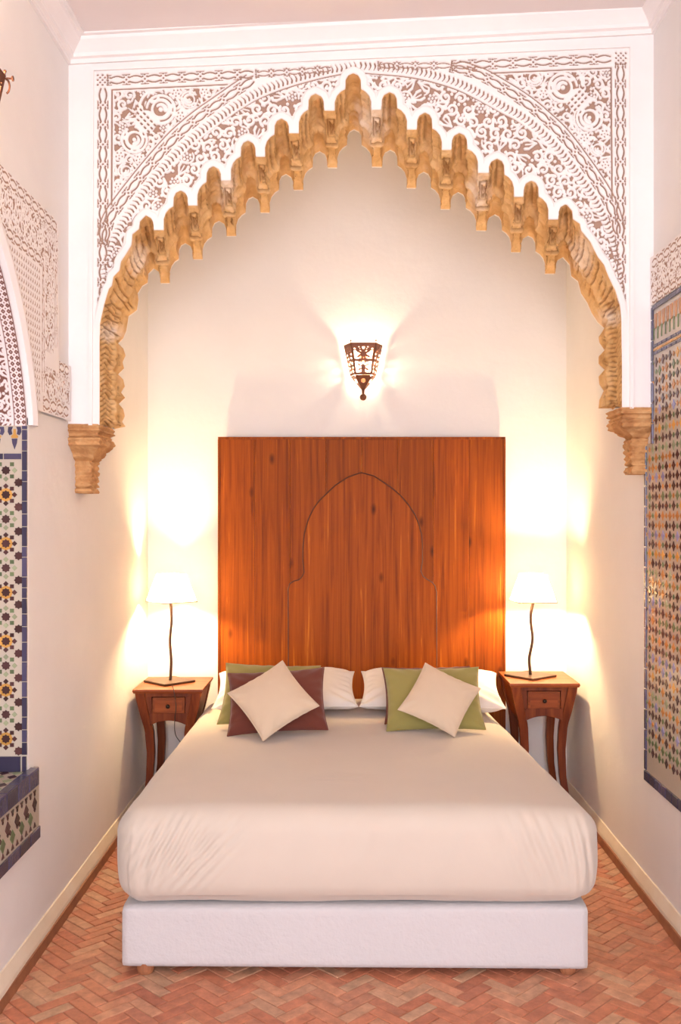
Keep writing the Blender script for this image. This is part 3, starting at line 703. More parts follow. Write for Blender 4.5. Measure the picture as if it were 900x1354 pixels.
def drawL(c_):
    k = .0034; c_.allow = None
    chain(c_, [(2.4, 2.695), (3.757, 2.695), (3.757, 2.22)], k, 22, 6.5)
    chain(c_, [(3.80, 2.165), (3.935, 2.165)], k, 22, 6); chain(c_, [(3.60, 2.0), (3.935, 2.0)], k, 24, 7)
    chain(c_, [(2.4, 2.52), (3.60, 2.52), (3.60, 2.03)], k, 22, 6)
    r1 = random.Random(4)
    A = ((c_.Y > 2.545) & (c_.Y < 2.668)) | ((c_.X > 3.625) & (c_.X < 3.73) & (c_.Y > 2.2) & (c_.Y < 2.668)) | ((c_.X > 3.625) & (c_.X < 3.94) & (c_.Y < 2.14) & (c_.Y > 2.03))
    c_.allow = A.astype(float); arabesque(c_, 2.4, 3.97, 1.98, 2.72, .044, lambda x, y: True, .0062, r1)
    c_.allow = ((c_.Y < 2.49) & (c_.X < 3.57) & (rout(c_.X, c_.Y) > NR+.07)).astype(float)
    y = 2.4
    for i in range(60):
        for j in range(40):
            yy, zz = 2.9+i*.024, 2.0+j*.026
            c_.stroke([(yy, zz), (yy+.011, zz+.013)], .0058); c_.stroke([(yy+.015, zz+.002), (yy+.004, zz+.017)], .0045)
    c_.allow = None
lace_plane('carved_panel', 2.5, 3.96, 1.96, 2.73, .0032, drawL, fl, M['lace'], wl, keep=keepL, label='carved gypsum frame round the left niche')
# smooth ring of the niche arch
b = MB(); rings = []
for q in np.linspace(-.28, 1, 50):
    a_ = a_s+(a_e-a_s)*max(q, 0); dz = min(q, 0)*.10
    y0, z0 = arch_pt(a_); dy, dz_ = math.cos(a_), math.sin(a_)
    if q < 0: dy, dz_ = 1, 0; z0 = SPZ+q*.1
    rings.append([(XL-.01, y0, z0), (XL+.018, y0, z0), (XL+.026, y0+dy*.03, z0+dz_*.03), (XL+.018, y0+dy*.062, z0+dz_*.062), (XL-.01, y0+dy*.062, z0+dz_*.062)])
b.loft(rings).build('arch_ring', M['white'], wl, smooth=False)['label'] = 'smooth white rim of the niche arch'
# lace on the underside of the niche arch
def drawN(c_):
    k = .0042
    for t in np.arange(.012, .9, .021):
        for u in (.012, .031):
            c_.stroke([(t, u-.005), (t+.006, u), (t, u+.005), (t-.006, u), (t, u-.005)], .0052)
            c_.dot(t+.0105, u+.0095, .0028)
    c_.stroke([(0, .045), (.9, .045)], .0035)
    c_.stroke([(0, .004), (.9, .004)], .004)
    c_.allow = (c_.Y > .056).astype(float); arabesque(c_, 0, .9, .055, .26, .046, lambda x, y: True, .006, random.Random(8))
    c_.allow = None
LN = NR*(a_e-a_s)+.03
def fN(T, Uc, d):
    a_ = a_s+np.clip(T-.03, 0, 9)/NR; zz = np.where(T < .03, T-.03, 0)
    r_ = NR-.006+d
    return np.stack([XL-.002-Uc, NCY+np.where(T < .03, JY-NCY-.006+d, r_*np.cos(a_)), np.where(T < .03, SPZ+zz, NCZ+r_*np.sin(a_))], -1)
lace_plane('niche_soffit', 0, LN, 0, .24, .0022, drawN, fN, M['lace_dark'], wl, deep=.0025, label='pierced gypsum lattice on the underside of the niche arch')
# tile helpers
def star(r, k=.76, n=8, a0=0): return [(r*(1 if i % 2 == 0 else k)*math.cos(a0+PI*i/n), r*(1 if i % 2 == 0 else k)*math.sin(a0+PI*i/n)) for i in range(2*n)]
def sq(r, a0=0, n=4): return [(r*math.cos(a0+2*PI*i/n), r*math.sin(a0+2*PI*i/n)) for i in range(n)]
def rect(w_, h): return [(-w_/2, -h/2), (w_/2, -h/2), (w_/2, h/2), (-w_/2, h/2)]
def piece(name, poly, org, frame, th, mt, parent, cache={}):
    key = (name, mt.name, len(poly), round(poly[0][0], 4), round(poly[0][1], 4), frame, th)
    if key not in cache:
        fm = {'jamb': lambda u, v, w_: (u, -w_, v), 'left': lambda u, v, w_: (w_, u, v), 'right': lambda u, v, w_: (-w_, u, v), 'top': lambda u, v, w_: (u, v, w_)}[frame]
        q = MB().prism(poly, fm, 0, th, .06); me = mesh_py(q.v, q.f); bm = bmesh.new(); bm.from_mesh(me); bmesh.ops.recalc_face_normals(bm, faces=bm.faces); bm.to_mesh(me); bm.free()
        me.materials.append(mt); cache[key] = me
    o = bpy.data.objects.new(name, cache[key]); COL.objects.link(o); o.parent = parent; o.location = org; return o
# far jamb of the niche (faces the camera)
JX0 = XL-.30
jp = MB().box(JX0, XL-.001, JY-.006, JY+.01, SILL, SPZ-.03).build('tile_panel', M['t_cream'], wl); jp['label'] = 'mosaic tile panel on the far side of the left niche'
yel = MB(); pet = {'t_green': MB(), 't_brown': MB(), 't_sage': MB()}
zt = 1.776; zb = .735
PY = .0865
for ci, x in enumerate([-1.164-.045*i for i in range(6)]):
    off = 0 if ci % 2 else .5
    for ri in range(-1, 14):
        z = 1.7457-PY*ri+(PY*off)
        if not (zb+.012 < z < zt-.008): continue
        piece('star_tile', star(.0165), (x, JY-.006, z), 'jamb', .0035, M['t_brown'], jp)
        if ci % 2:
            odd = ri % 2; f_ = lambda u, v, w_, x=x, z=z: (x+u, JY-.006-w_, z+v)
            if odd: yel.prism(star(.027, .82), f_, 0, .0012)
            for kk in range(8):
                a_ = kk*PI/4; rr_ = .0305
                nm = 't_brown' if odd else ('t_green' if kk % 2 else 't_sage')
                zc = z+rr_*math.sin(a_)
                if zb+.008 < zc < zt-.008:
                    pet[nm].prism([(rr_*math.cos(a_)+u, rr_*math.sin(a_)+v) for u, v in sq(.0098, PI/4 if kk % 2 else 0)], f_, 0, .003, .05)
yel.build('ochre_ground', M['t_yellow'], jp)['kind'] = 'stuff'
for k, q in pet.items(): q.build('petal_tiles', M[k], jp)['kind'] = 'stuff'
z = SILL+.062; rnd = random.Random(2)
while z < SPZ-.04:
    h = rnd.choice((.045, .055, .07, .038)); h = min(h, SPZ-.03-z)
    if h > .01: piece('border_tile', rect(.017, h-.003), (-1.1425, JY-.006, z+h/2), 'jamb', .006, M['t_blue'], jp)
    z += h
for x, w_ in ((-1.143, .018), (-1.20, .09), (-1.29, .08), (-1.37, .08)):
    piece('border_tile', rect(w_-.004, .054), (x, JY-.006, SILL+.030), 'jamb', .008, M['t_blue'], jp)
for x, w_ in ((-1.185, .064), (-1.25, .064), (-1.315, .064)): piece('border_tile', rect(w_-.003, .02), (x, JY-.006, 1.795), 'jamb', .005, M['t_blue'], jp)
b1 = MB(); b2 = MB(); b3 = MB()
for x in (-1.178, -1.238, -1.298):                           # crest motifs of the top strip
    f_ = lambda u, v, w_, x=x: (x+u, JY-.006-w_, 1.87+v)
    for sg in (-1, 1): b1.prism([(sg*.006, .03), (sg*.022, .03), (sg*.024, .012), (sg*.018, .0), (sg*.008, .004), (sg*.011, .018)], f_, 0, .003)
    b1.prism([(-.010, -.012), (.010, -.012), (.008, -.028), (0, -.05), (-.008, -.028)], f_, 0, .003)
    b2.prism([(-.004, .022), (.004, .022), (.005, .004), (.013, -.004), (.010, -.010), (-.010, -.010), (-.013, -.004), (-.005, .004)], f_, 0, .0025)
b1.build('crest_tiles', M['t_blue'], jp)['kind'] = 'stuff'; b2.build('crest_tiles', M['t_yellow'], jp)['kind'] = 'stuff'
# sill shelf and its tiled front
sp = MB().box(XL-.30, XL+.018, 2.05, 3.535, .42, .677).build('tile_ledge', M['t_cream'], wl, bevel=.002); sp['label'] = 'tiled ledge below the left niche'
y = 3.50; 
while y > 2.3:
    piece('nosing_tile', rect(.108, .056), (XL+.016, y-.055, .650), 'left', .014, M['t_blue'], sp)
    piece('nosing_tile', rect(.034, .108), (XL+.012, y-.055, .677), 'top', .007, M['t_blue'], sp)
    piece('edge_tile', rect(.108, .042), (XL+.018, y-.018, .442), 'left', .005, M['t_blue'], sp); y -= .111
y = 3.50; k = 0
while y > 2.5:
    piece('diamond_tile', sq(.024), (XL+.018, y-.02, .558), 'left', .003, M['t_brown'], sp)
    piece('diamond_tile', sq(.024), (XL+.018, y-.066, .516), 'left', .003, M['t_green'], sp)
    y -= .092
q = MB()
for i in range(24):
    yc = 3.48-.046*i; f_ = lambda u, v, w_, yc=yc: (XL+.018+w_, yc+u, v)
    for zc, sg in ((.605, -1), (.474, 1)): q.prism([(-.012, zc), (.012, zc), (0, zc+sg*.018)], f_, 0, .003)
    q.prism([(u+(-.023 if i % 2 else 0), v+.537) for u, v in sq(.009)], f_, 0, .003); q.prism([(u, v+.590) for u, v in sq(.006)], f_, 0, .003)
q.build('chip_tiles', M['t_brown'], sp)['kind'] = 'stuff'
q = MB(); q2 = MB(); rnd = random.Random(6)
for i in range(30):
    for j in range(5):
        f_ = lambda u, v, w_, i=i, j=j: (XL-.03-j*.045+u, 3.44-i*.05+v, .677+w_)
        (q if (i+j) % 2 else q2).prism([(-.017, 0), (0, -.023), (.017, 0), (0, .023)], f_, 0, .002)
q.build('shelf_tiles', M['t_brown'], sp)['kind'] = 'stuff'; q2.build('shelf_tiles', M['t_sage'], sp)['kind'] = 'stuff'

# ---------------------------------------------------------------- right wall: carved band and tile panel
def fr_(Yc, Zc, d): return np.stack([np.full_like(Yc, XR-.014)+d, Yc, Zc], -1)
def drawR(c_):
    k = .0034; chain(c_, [(2.6, 2.60), (3.96, 2.60)], k, 22, 6)
    chain(c_, [(2.6, 2.455), (3.96, 2.455)], k, 22, 5)
    c_.allow = ((c_.Y < 2.575) & (c_.Y > 2.478)).astype(float); arabesque(c_, 2.6, 3.98, 2.46, 2.62, .044, lambda x, y: True, .0058, random.Random(9)); c_.allow = None
lace_plane('carved_panel', 3.0, 3.965, 2.435, 2.63, .0032, drawR, fr_, M['lace'], wr, label='carved gypsum band above the right tile panel')
tp = MB().box(XR-.006, XR+.01, 2.6, 3.972, 1.88, 2.435).box(XR-.006, XR+.01, 2.6, 4.06, .49, 1.88).build('tile_panel', M['t_cream'], wr); tp['label'] = 'large mosaic panel of small stars on the right wall'
rows = {}; rnd = random.Random(12)
rowcols = ['t_brown', 't_green', 't_brown', 't_orange', 't_brown', 't_lav', 't_brown', 't_yellow', 't_brown', 't_sage', 't_orange', 't_brown', 't_lav']
z = 2.20; ri = 0
while z > .585:
    rc = rowcols[ri % len(rowcols)]; off = .042*(ri % 2)
    for ci in range(0, 13):
        y = 4.0-off-ci*.084
        if y > (3.925 if z > 1.87 else 4.02): continue
        if y < 3.0: continue
        nm = rc if rnd.random() < .75 else rnd.choice(rowcols)
        f_ = lambda u, v, w_, y=y, z=z: (XR-.006-w_, y+u, z+v)
        rows.setdefault(nm, MB()).prism(star(.0195, .58, 4), f_, 0, .003, .05)
        rows.setdefault(rnd.choice(('t_brown', 't_orange', 't_green')), MB()).prism([(u+.042, v) for u, v in sq(.0105)], f_, 0, .003)
    z -= .0385; ri += 1
for k, q in rows.items(): q.build('star_tiles', M[k], tp)['kind'] = 'stuff'
z = .53
while z < 2.43:
    h = .084; up = z > 1.86; ye = 3.962 if up else 4.05
    if z+h > 2.43: h = 2.43-z
    piece('border_tile', rect(.020, h-.004), (XR-.006, ye, z+h/2), 'right', .006, M['t_blue'], tp); z += h
y = 4.06
while y > 3.2:
    piece('border_tile', rect(.066, .040), (XR-.006, y-.035, .508), 'right', .008, M['t_blue'], tp); y -= .07
y = 3.95
while y > 3.3:
    piece('border_tile', rect(.074, .018), (XR-.006, y-.037, 2.424), 'right', .006, M['t_blue'], tp)
    piece('line_tile', rect(.05, .011), (XR-.006, y-.03, 2.268), 'right', .004, M['t_blue'], tp)
    piece('line_tile', rect(.05, .009), (XR-.006, y-.03, 2.253), 'right', .004, M['t_yellow'], tp)
    piece('line_tile', rect(.05, .011), (XR-.006, y-.03, 2.238), 'right', .004, M['t_blue'], tp); y -= .078 if False else .056
q = MB(); q2 = MB()
for i in range(14):
    yc = 3.92-.048*i; f_ = lambda u, v, w_, yc=yc: (XR-.006-w_, yc+u, v)
    q.prism([(-.015, 2.395), (.015, 2.395), (.009, 2.345), (0, 2.335), (-.009, 2.345)], f_, 0, .003)
    q2.prism([(u+.024, v) for u, v in [(-.010, 2.34), (.010, 2.34), (.003, 2.325), (.004, 2.292), (-.004, 2.292), (-.003, 2.325)]], f_, 0, .003)
q.build('crest_tiles', M['t_orange'], tp)['kind'] = 'stuff'; q2.build('crest_tiles', M['t_green'], tp)['kind'] = 'stuff'

# ---------------------------------------------------------------- bed
def rbox(x0, x1, y0, y1, z0, z1, r, nx, ny, nz):
    V = []; Q = []
    def face(f, n, m_):
        base = len(V)
        for i in range(n+1):
            for j in range(m_+1): V.append(f(i/n, j/m_))
        for i in range(n):
            for j in range(m_): a_ = base+i*(m_+1)+j; Q.append((a_, a_+m_+1, a_+m_+2, a_+1))
    L = lambda a_, b_, t: a_+(b_-a_)*t
    face(lambda u, v: (L(x0, x1, u), y0, L(z0, z1, v)), nx, nz); face(lambda u, v: (L(x1, x0, u), y1, L(z0, z1, v)), nx, nz)
    face(lambda u, v: (x0, L(y1, y0, u), L(z0, z1, v)), ny, nz); face(lambda u, v: (x1, L(y0, y1, u), L(z0, z1, v)), ny, nz)
    face(lambda u, v: (L(x0, x1, u), L(y0, y1, v), z1), nx, ny); face(lambda u, v: (L(x0, x1, u), L(y1, y0, v), z0), nx, ny)
    P = np.array(V); lo = np.array([x0, y0, z0])+r; hi = np.array([x1, y1, z1])-r
    q = np.clip(P, lo, hi); d = P-q; ln = np.linalg.norm(d, axis=1)[:, None]
    P = np.where(ln > 1e-9, q+d/np.maximum(ln, 1e-9)*r, P)
    return P, Q
def weld(P, Q):
    me = mesh_py(P, Q); bm = bmesh.new(); bm.from_mesh(me); bmesh.ops.remove_doubles(bm, verts=bm.verts, dist=1e-5); bmesh.ops.recalc_face_normals(bm, faces=bm.faces)
    bm.to_mesh(me); bm.free(); return me
bed = empty('bed_base', (.02, 4.4, 0)); tag(bed, 'white upholstered box base of the double bed on the brick floor', 'bed')
P, Q = rbox(-.779, .832, 3.36, 5.46, .030, .238, .014, 60, 60, 12)
P[:, 2] -= np.where(P[:, 2] < .1, .010*(P[:, 0]+.78)/1.6, 0)
P[:, 1] += fbm(P, 7, 3, 2)*.0025*(P[:, 1] < 3.4)
P -= np.array(bed.location)
link('box', weld(P, Q), M['base'], bed, True)
for x, y in ((-.70, 3.394), (.765, 3.394), (-.70, 5.35), (.765, 5.35)):
    MB().loft([[(x-.02+.0+r_*math.cos(t*PI/8), y-4.4+r_*math.sin(t*PI/8), z) for t in range(16)] for z, r_ in ((0, .026), (.012, .030), (.04, .033))]).build('foot', M['plinth'], bed)
P, Q = rbox(0, 1, 0, 1, 0, 1, .0, 1, 1, 1)
# mattress under its tucked cream cover
x0, x1, y0, y1, z0, z1 = -.80, .872, 3.325, 5.44, .2395, .588
P, Q = rbox(x0, x1, y0, y1, z0, z1, .085, 260, 150, 60)
x, y, z = P[:, 0].copy(), P[:, 1].copy(), P[:, 2].copy()
t = (y-y0)/(y1-y0)
P[:, 0] = np.where(x > 0, x*(1-.13*t), x*(1-.015*t))
low = np.clip((.40-z)/.17, 0, 1)
P[:, 0] *= 1-.030*low**2                                     # tucks in under the mattress
front = np.clip((y0+.12-y)/.12, 0, 1)
hz_ = np.clip((z-z0)/(z1-z0), 0, 1)
P[:, 1] += front*(.020*low**2-.014*np.sin(PI*hz_))           # belly of the front
P[:, 2] += (z > .5)*(-.012*t+.006*fbm(P, 2.2, 2, 6))
top_ = (z > .55)
P[:, 2] -= np.clip((z-.36)/.2, 0, 1)*.020*(1-np.clip((.8-np.abs(x))/.35, 0, 1))**2
# pulled folds at the two front corners
def folds(xc, wd, zc, hh, amp, freq, ph, slant):
    mk = np.exp(-((x-xc-(z-zc)*slant)/wd)**2)*np.exp(-((z-zc)/hh)**2)*front
    return amp*mk*np.sin(freq*(x-(z-zc)*slant*1.6)+ph)
P[:, 1] += folds(-.60, .11, .47, .10, .007, 190, 0, .35)+folds(-.50, .09, .42, .11, .005, 150, 1, .6)+folds(-.68, .05, .40, .15, .006, 120, 2, .1)
P[:, 1] += folds(.66, .10, .47, .12, .0055, 130, 0, -.25)+folds(.79, .05, .44, .14, .007, 170, 1, -.1)+folds(.0, .8, .50, .08, .002, 60, 0, .2)
def sstep(q): q = np.clip(q, 0, 1); return q*q*(3-2*q)
P[:, 1] += front*sstep((.95-hz_)/.25)*(.007*sstep((x+.762-.03*hz_)/.010)*(x < 0)*(-1)*sstep((-.52-x)/.2))
P[:, 1] += front*sstep((.95-hz_)/.25)*(-.007*sstep((.815-x)/.012)*(x > 0)*sstep((x-.60)/.2))
lw = (hz_ < .12)
P[:, 2] += lw*(.004+.003*np.sin(x*9)+.004*fbm(P, 12, 2, 3)); P[:, 2] = np.maximum(P[:, 2], .2395)
P[:, 2] += (z > .55)*(.0025*np.exp(-((x+.02)/.13)**2-((y-3.75)/.08)**2)*np.sin(y*130+x*6))
P[:, 0] += (np.abs(x) > .75)*fbm(P, 5, 2, 8)*.006
mtr = link('mattress', weld(P, Q), M['spread'], None, True); tag(mtr, 'thick mattress under a tucked cream cover lying on the white bed base', 'mattress')

# headboard
HX0, HX1, HY, HT = -.7216, .883, 5.478, 2.024
hb = empty('headboard', ((HX0+HX1)/2, HY+.02, 0)); tag(hb, 'tall honey-stained pine headboard with raised pointed arch', 'headboard')
hl = np.array(hb.location); nb = 8; bwid = (HX1-HX0)/nb
hs = FPX/HY
for i in range(nb):
    MB().box(HX0+i*bwid+.0004-hl[0], HX0+(i+1)*bwid-.0004-hl[0], HY-hl[1], HY+.028-hl[1], 0, HT-.006).build('board', M['board'], hb, bevel=.0008, seg=1)
MB().box(HX0-.003-hl[0], HX1+.003-hl[0], HY-.006-hl[1], HY+.032-hl[1], HT-.014, HT).box(HX0-.004-hl[0], HX0+.005-hl[0], HY-.005-hl[1], HY+.031-hl[1], 0, HT-.014).box(HX1-.005-hl[0], HX1+.004-hl[0], HY-.005-hl[1], HY+.031-hl[1], 0, HT-.014).build('edge_strip', M['board'], hb)
ap = [(381.6, 960), (381, 779), (383, 772), (388, 768.5), (395, 767), (399, 763), (402, 757), (400.5, 742), (400.5, 725), (402, 707), (407, 688), (414, 673), (422, 662), (443, 642), (460, 631), (477, 625), (494, 629.5), (516, 644), (530, 656), (540, 668), (548, 680), (553, 692), (557, 707), (558, 722), (558, 742), (556, 755), (559, 762), (564, 766), (571, 770), (575, 775), (576.6, 783), (577.5, 960)]
ap = [((x_-VX)/hs-hl[0], CAM_H+(VY-y_)/hs) for x_, y_ in ap]
MB().prism(ap, lambda u, v, w_: (u, HY-w_-hl[1], v), -.002, .007, 0).build('arch_overlay', M['board'], hb, bevel=.0035, seg=2)
q = MB(); pv = [(u, HY-.0005-hl[1], v) for u, v in ap]
q.tube(pv, .0045, 6).build('arch_bead', M['dark_edge'], hb)

# pillows and cushions
def cushion(name, wd, ht, th, loc, rot, mt, label, cat, n=44, pinch=.07, puff=.55, seed=0, wr=.004, group=None, flange=0.0):
    V = []; g = np.linspace(-1, 1, n)
    U, Vv = np.meshgrid(g, g, indexing='ij')
    X_ = U*wd/2*(1-pinch*(1-Vv**2)*np.abs(U)**3); Y_ = Vv*ht/2*(1-pinch*(1-U**2)*np.abs(Vv)**3)
    prof_ = (np.clip(1-np.abs(U)**2.4, 0, 1)*np.clip(1-np.abs(Vv)**2.4, 0, 1))**puff
    P3 = np.stack([X_, Y_, U*0+seed], -1); nz_ = fbm(P3, 9, 3, seed)*wr*2*prof_**.3
    rad = np.hypot(U, Vv); ang = np.arctan2(Vv, U)
    nz_ = nz_+wr*np.sin(ang*22+seed)*np.clip(rad-.75, 0, 1)*2*(prof_ > 0)
    T = th/2*prof_+nz_*(prof_ > .001)
    A = np.stack([X_, Y_, T+.001], -1); B = np.stack([X_, Y_, -T-.001], -1)
    idx = np.arange(n*n).reshape(n, n); Q1 = np.stack([idx[:-1, :-1], idx[1:, :-1], idx[1:, 1:], idx[:-1, 1:]], -1).reshape(-1, 4)
    Q2 = Q1[:, ::-1]+n*n
    per = list(idx[0, :])+list(idx[1:, -1])+list(idx[-1, ::-1][1:])+list(idx[::-1, 0][1:-1])
    Q3 = [(per[i], per[(i+1) % len(per)], per[(i+1) % len(per)]+n*n, per[i]+n*n) for i in range(len(per))]
    me = mesh_quads(np.vstack([A.reshape(-1, 3), B.reshape(-1, 3)]), np.vstack([Q1, Q2, np.array(Q3)]))
    o = link(name, me, mt, None, True); o.location = loc; o.rotation_euler = rot
    tag(o, label, cat, group)
    pts = [tuple(A.reshape(-1, 3)[i]*np.array([1, 1, 0])) for i in per]; pts.append(pts[0])
    q = MB().tube(pts, .0022, 6).build('seam', mt, o, True)
    return o
def at(px, py, D): return W(px, py, D)
R = math.radians
# cushion local: X width, Y height, Z thickness ; lean back about X
def stand(lean, roll=0, yaw=0): return (Matrix.Rotation(R(yaw), 4, 'Z') @ Matrix.Rotation(R(90-lean), 4, 'X') @ Matrix.Rotation(R(roll), 4, 'Z')).to_euler()
MT = .582
def lean_at(px, Db, half, lean, lift=0):                     # centre of a cushion whose lower edge stands at depth Db and leans back
    c_ = math.cos(R(lean)); s_ = math.sin(R(lean)); D = Db+half*s_
    return ((px-VX)*D/FPX, D, MT+half*c_+lift)
cushion('pillow', .728, .44, .15, lean_at(378, 4.88, .20, 76, .05), stand(76, 2), M['pillow'], 'white pillow at the left end of the bed behind brown and olive cushions', 'pillow', seed=1, wr=.009, n=64, pinch=.06)
cushion('pillow', .728, .44, .15, lean_at(569, 4.88, .20, 76, .05), stand(76, -2), M['pillow'], 'white pillow at the right end of the bed behind the olive cushion', 'pillow', seed=2, wr=.009, n=64, pinch=.06)
cushion('cushion', .47, .35, .09, lean_at(357, 4.60, .172, 44, .014), stand(44, -2), M['green'], 'olive green cushion mostly hidden behind the maroon one', 'cushion', seed=3)
cushion('cushion', .46, .33, .10, lean_at(366, 4.455, .16, 40, .014), stand(40, 4), M['brown'], 'maroon cushion leaning on the left behind the beige one', 'cushion', seed=4)
cushion('cushion', .30, .30, .09, lean_at(361, 4.30, .198, 42, .02), stand(42, 36), M['beige'], 'beige square cushion on its corner before the maroon cushion', 'cushion', seed=5)
cushion('cushion', .44, .33, .09, lean_at(566, 4.66, .16, 45, .014), stand(45, 1), M['brown'], 'maroon cushion almost hidden behind the olive cushion on the right', 'cushion', seed=6)
cushion('cushion', .46, .335, .10, lean_at(573, 4.52, .162, 40, .012), stand(40, 1), M['green'], 'olive green cushion on the right behind a beige one', 'cushion', seed=7)
cushion('cushion', .285, .285, .09, lean_at(581, 4.37, .184, 41, .02), stand(41, 61), M['beige'], 'beige square cushion on its corner before the right olive cushion', 'cushion', seed=8)

# ---------------------------------------------------------------- bedside tables
def bedside(loc, H, label, group):
    t = empty('bedside_table', loc); tag(t, label, 'table', group)
    wd, dp = .365, .40                                       # local: x -wd/2..wd/2, y 0 (front) .. dp
    b = MB(); tt = .020
    b.loft([[(-wd/2+.006, .004, H-tt), (wd/2-.006, .004, H-tt), (wd/2-.006, dp, H-tt), (-wd/2+.006, dp, H-tt)], [(-wd/2, 0, H-tt*.5), (wd/2, 0, H-tt*.5), (wd/2, dp, H-tt*.5), (-wd/2, dp, H-tt*.5)], [(-wd/2+.002, .002, H), (wd/2-.002, .002, H), (wd/2-.002, dp, H), (-wd/2+.002, dp, H)]])
    b.build('table_top', M['cabinet_top'], t)
    def off(z):                                              # how far the leg stands in from the corner at height z
        return float(np.interp(z/H, [0, .12, .3, .5, .68, .8, .96], [.022, .040, .058, .062, .052, .030, .006]))
    for sx in (-1, 1):
        for yb in (0, 1):
            rings = []
            for z in np.linspace(0, H-tt, 26):
                o_ = off(z); wl_ = np.interp(z/H, [0, .3, .7, 1], [.030, .036, .046, .050])
                xo = sx*(wd/2-o_-.004); xi = xo-sx*wl_
                if yb == 0: ya, yb2 = .010+o_*.55, .010+o_*.55+.034
                else: ya, yb2 = dp-.045-o_*.2, dp-.010-o_*.2
                rings.append([(xo, ya, z), (xi, ya, z), (xi, yb2, z), (xo, yb2, z)])
            MB().loft(rings).build('leg', M['cabinet'], t, bevel=.0025, seg=1)
    zt_ = H-tt; za = .50/.68*H
    def xin(z): return wd/2-off(z)-.046
    # front frame: rails and arched apron
    b = MB(); yf = .032
    b.box(-xin(zt_), xin(zt_), yf-.004, yf+.016, zt_-.022, zt_)
    ar = [(-xin(za), za+.075)]+[(-xin(za)-.002, za-.012)]+[(q, za-.010+.026*(1-(q/xin(za))**2)) for q in np.linspace(-xin(za), xin(za), 15)]+[(xin(za)+.002, za-.012), (xin(za), za+.075)]
    ar = [(-xin(za)-.004, za+.053), (-xin(za)-.004, za-.014)]+[(q, za-.010+.024*(1-(q/xin(za))**2)) for q in np.linspace(-xin(za)+.004, xin(za)-.004, 15)]+[(xin(za)+.004, za-.014), (xin(za)+.004, za+.053)]
    b.prism(ar, lambda u, v, w_: (u, yf+.014-w_, v), 0, .018)
    for sx in (-1, 1):
        b.add(*MB().loft([[(sx*(wd/2-.055), yf, zt_-.02), (sx*.088, yf, zt_-.02), (sx*.088, yf+.014, zt_-.02), (sx*(wd/2-.055), yf+.014, zt_-.02)], [(sx*(xin(za)+.004), yf, za+.04), (sx*.086, yf, za+.04), (sx*.086, yf+.014, za+.04), (sx*(xin(za)+.004), yf+.014, za+.04)]]).__dict__.values())
    b.build('front_rail', M['cabinet'], t, bevel=.0012, seg=1)
    for sx in (-1, 1):
        rings = []
        for z in np.linspace(za-.012, zt_, 8):
            xo = sx*(wd/2-off(z)-.010); rings.append([(xo, .05, z), (xo-sx*.014, .05, z), (xo-sx*.014, dp-.04, z), (xo, dp-.04, z)])
        MB().loft(rings).build('side_panel', M['cabinet'], t)
    MB().box(-wd/2+.06, wd/2-.06, dp-.035, dp-.02, za-.01, zt_).build('back_panel', M['cabinet'], t)
    dz0, dz1 = za+.050, zt_-.026
    d = MB().box(-.084, .084, yf-.001, yf+.25, dz0, dz1).build('drawer', M['cabinet_top'], t, bevel=.002)
    q = MB().box(-.072, .072, yf-.0065, yf-.001, dz0+.010, dz1-.010).build('drawer_panel', M['cabinet_top'], d, bevel=.002)
    k = [(0, .005), (.006, .0045), (.010, .009), (.018, .011), (.024, .007), (.025, .001)]
    MB().loft([[(r_*math.cos(i*PI/6), yf-.006-y_, (dz0+dz1)/2+r_*math.sin(i*PI/6)) for i in range(12)] for y_, r_ in k]).build('knob', M['brass'], d, True)
    return t
bedside((-.932, 5.06, 0), .680, 'red-brown bedside table with one drawer left of the headboard', 'bedside tables')
bedside((1.027, 5.07, 0), .710, 'red-brown bedside table with one drawer right of the headboard', 'bedside tables')

# table lamps
def lamp(loc, polepx, D, rz, label, base_rz, group, shade_c):
    t = empty('table_lamp', loc); tag(t, label, 'lamp', group); l = Vector(loc)
    h = .10; c_, s_ = math.cos(base_rz), math.sin(base_rz)
    rot = lambda u, v: (u*c_-v*s_, u*s_+v*c_)
    pr = [rot(-h, -h), rot(h, -h), rot(h, h), rot(-h, h)]
    MB().loft([[(u, v, .001) for u, v in pr], [(u, v, .012) for u, v in pr]]).build('base', M['iron'], t, bevel=.002)
    pts = [Vector(W(px, py, D))-l for px, py in polepx]; pts[0].z = .01
    sm = smooth_line([tuple(p) for p in pts], 30, 3)
    MB().tube([tuple(p) for p in sm], .0078, 10).build('pole', M['iron'], t, True)
    tp_ = pts[-1]; zb = tp_.z+.004; hh = .15
    c2, s2 = math.cos(rz), math.sin(rz); cx, cy = tp_.x+shade_c, tp_.y
    def rg(a_, z): return [(cx+u*c2-v*s2, cy+u*s2+v*c2, z) for u, v in ((-a_, -a_), (a_, -a_), (a_, a_), (-a_, a_))]
    r0, r1_ = rg(.101, zb), rg(.058, zb+hh)
    sh = MB().loft([r0, r1_], cap=False).build('lamp_shade', M['shade'], t)
    q = MB()
    for rr_ in (r0, r1_):
        for i in range(4): q.tube([rr_[i], rr_[(i+1) % 4]], .0030 if rr_ is r0 else .0016, 6)
    for i in range(4): q.tube([r0[i], r1_[i]], .0014, 6)
    q.tube([r0[0], r0[2]], .0015, 6); q.tube([r0[1], r0[3]], .0015, 6)
    q.build('shade_wire', M['iron'], sh)
    q = MB().tube([(cx, cy, zb-.006), (cx, cy, zb+.035)], .011, 12).build('bulb_holder', M['cable'], t)
    MB().sphere((cx, cy, zb+.066), .026).build('bulb', M['bulb'], t, True)
    return t
zl = .680; zr = .710
DL, DR = 5.29, 5.29
xl_, _, _ = W(224, 897, DL); xr_, _, _ = W(701, 891, DR)
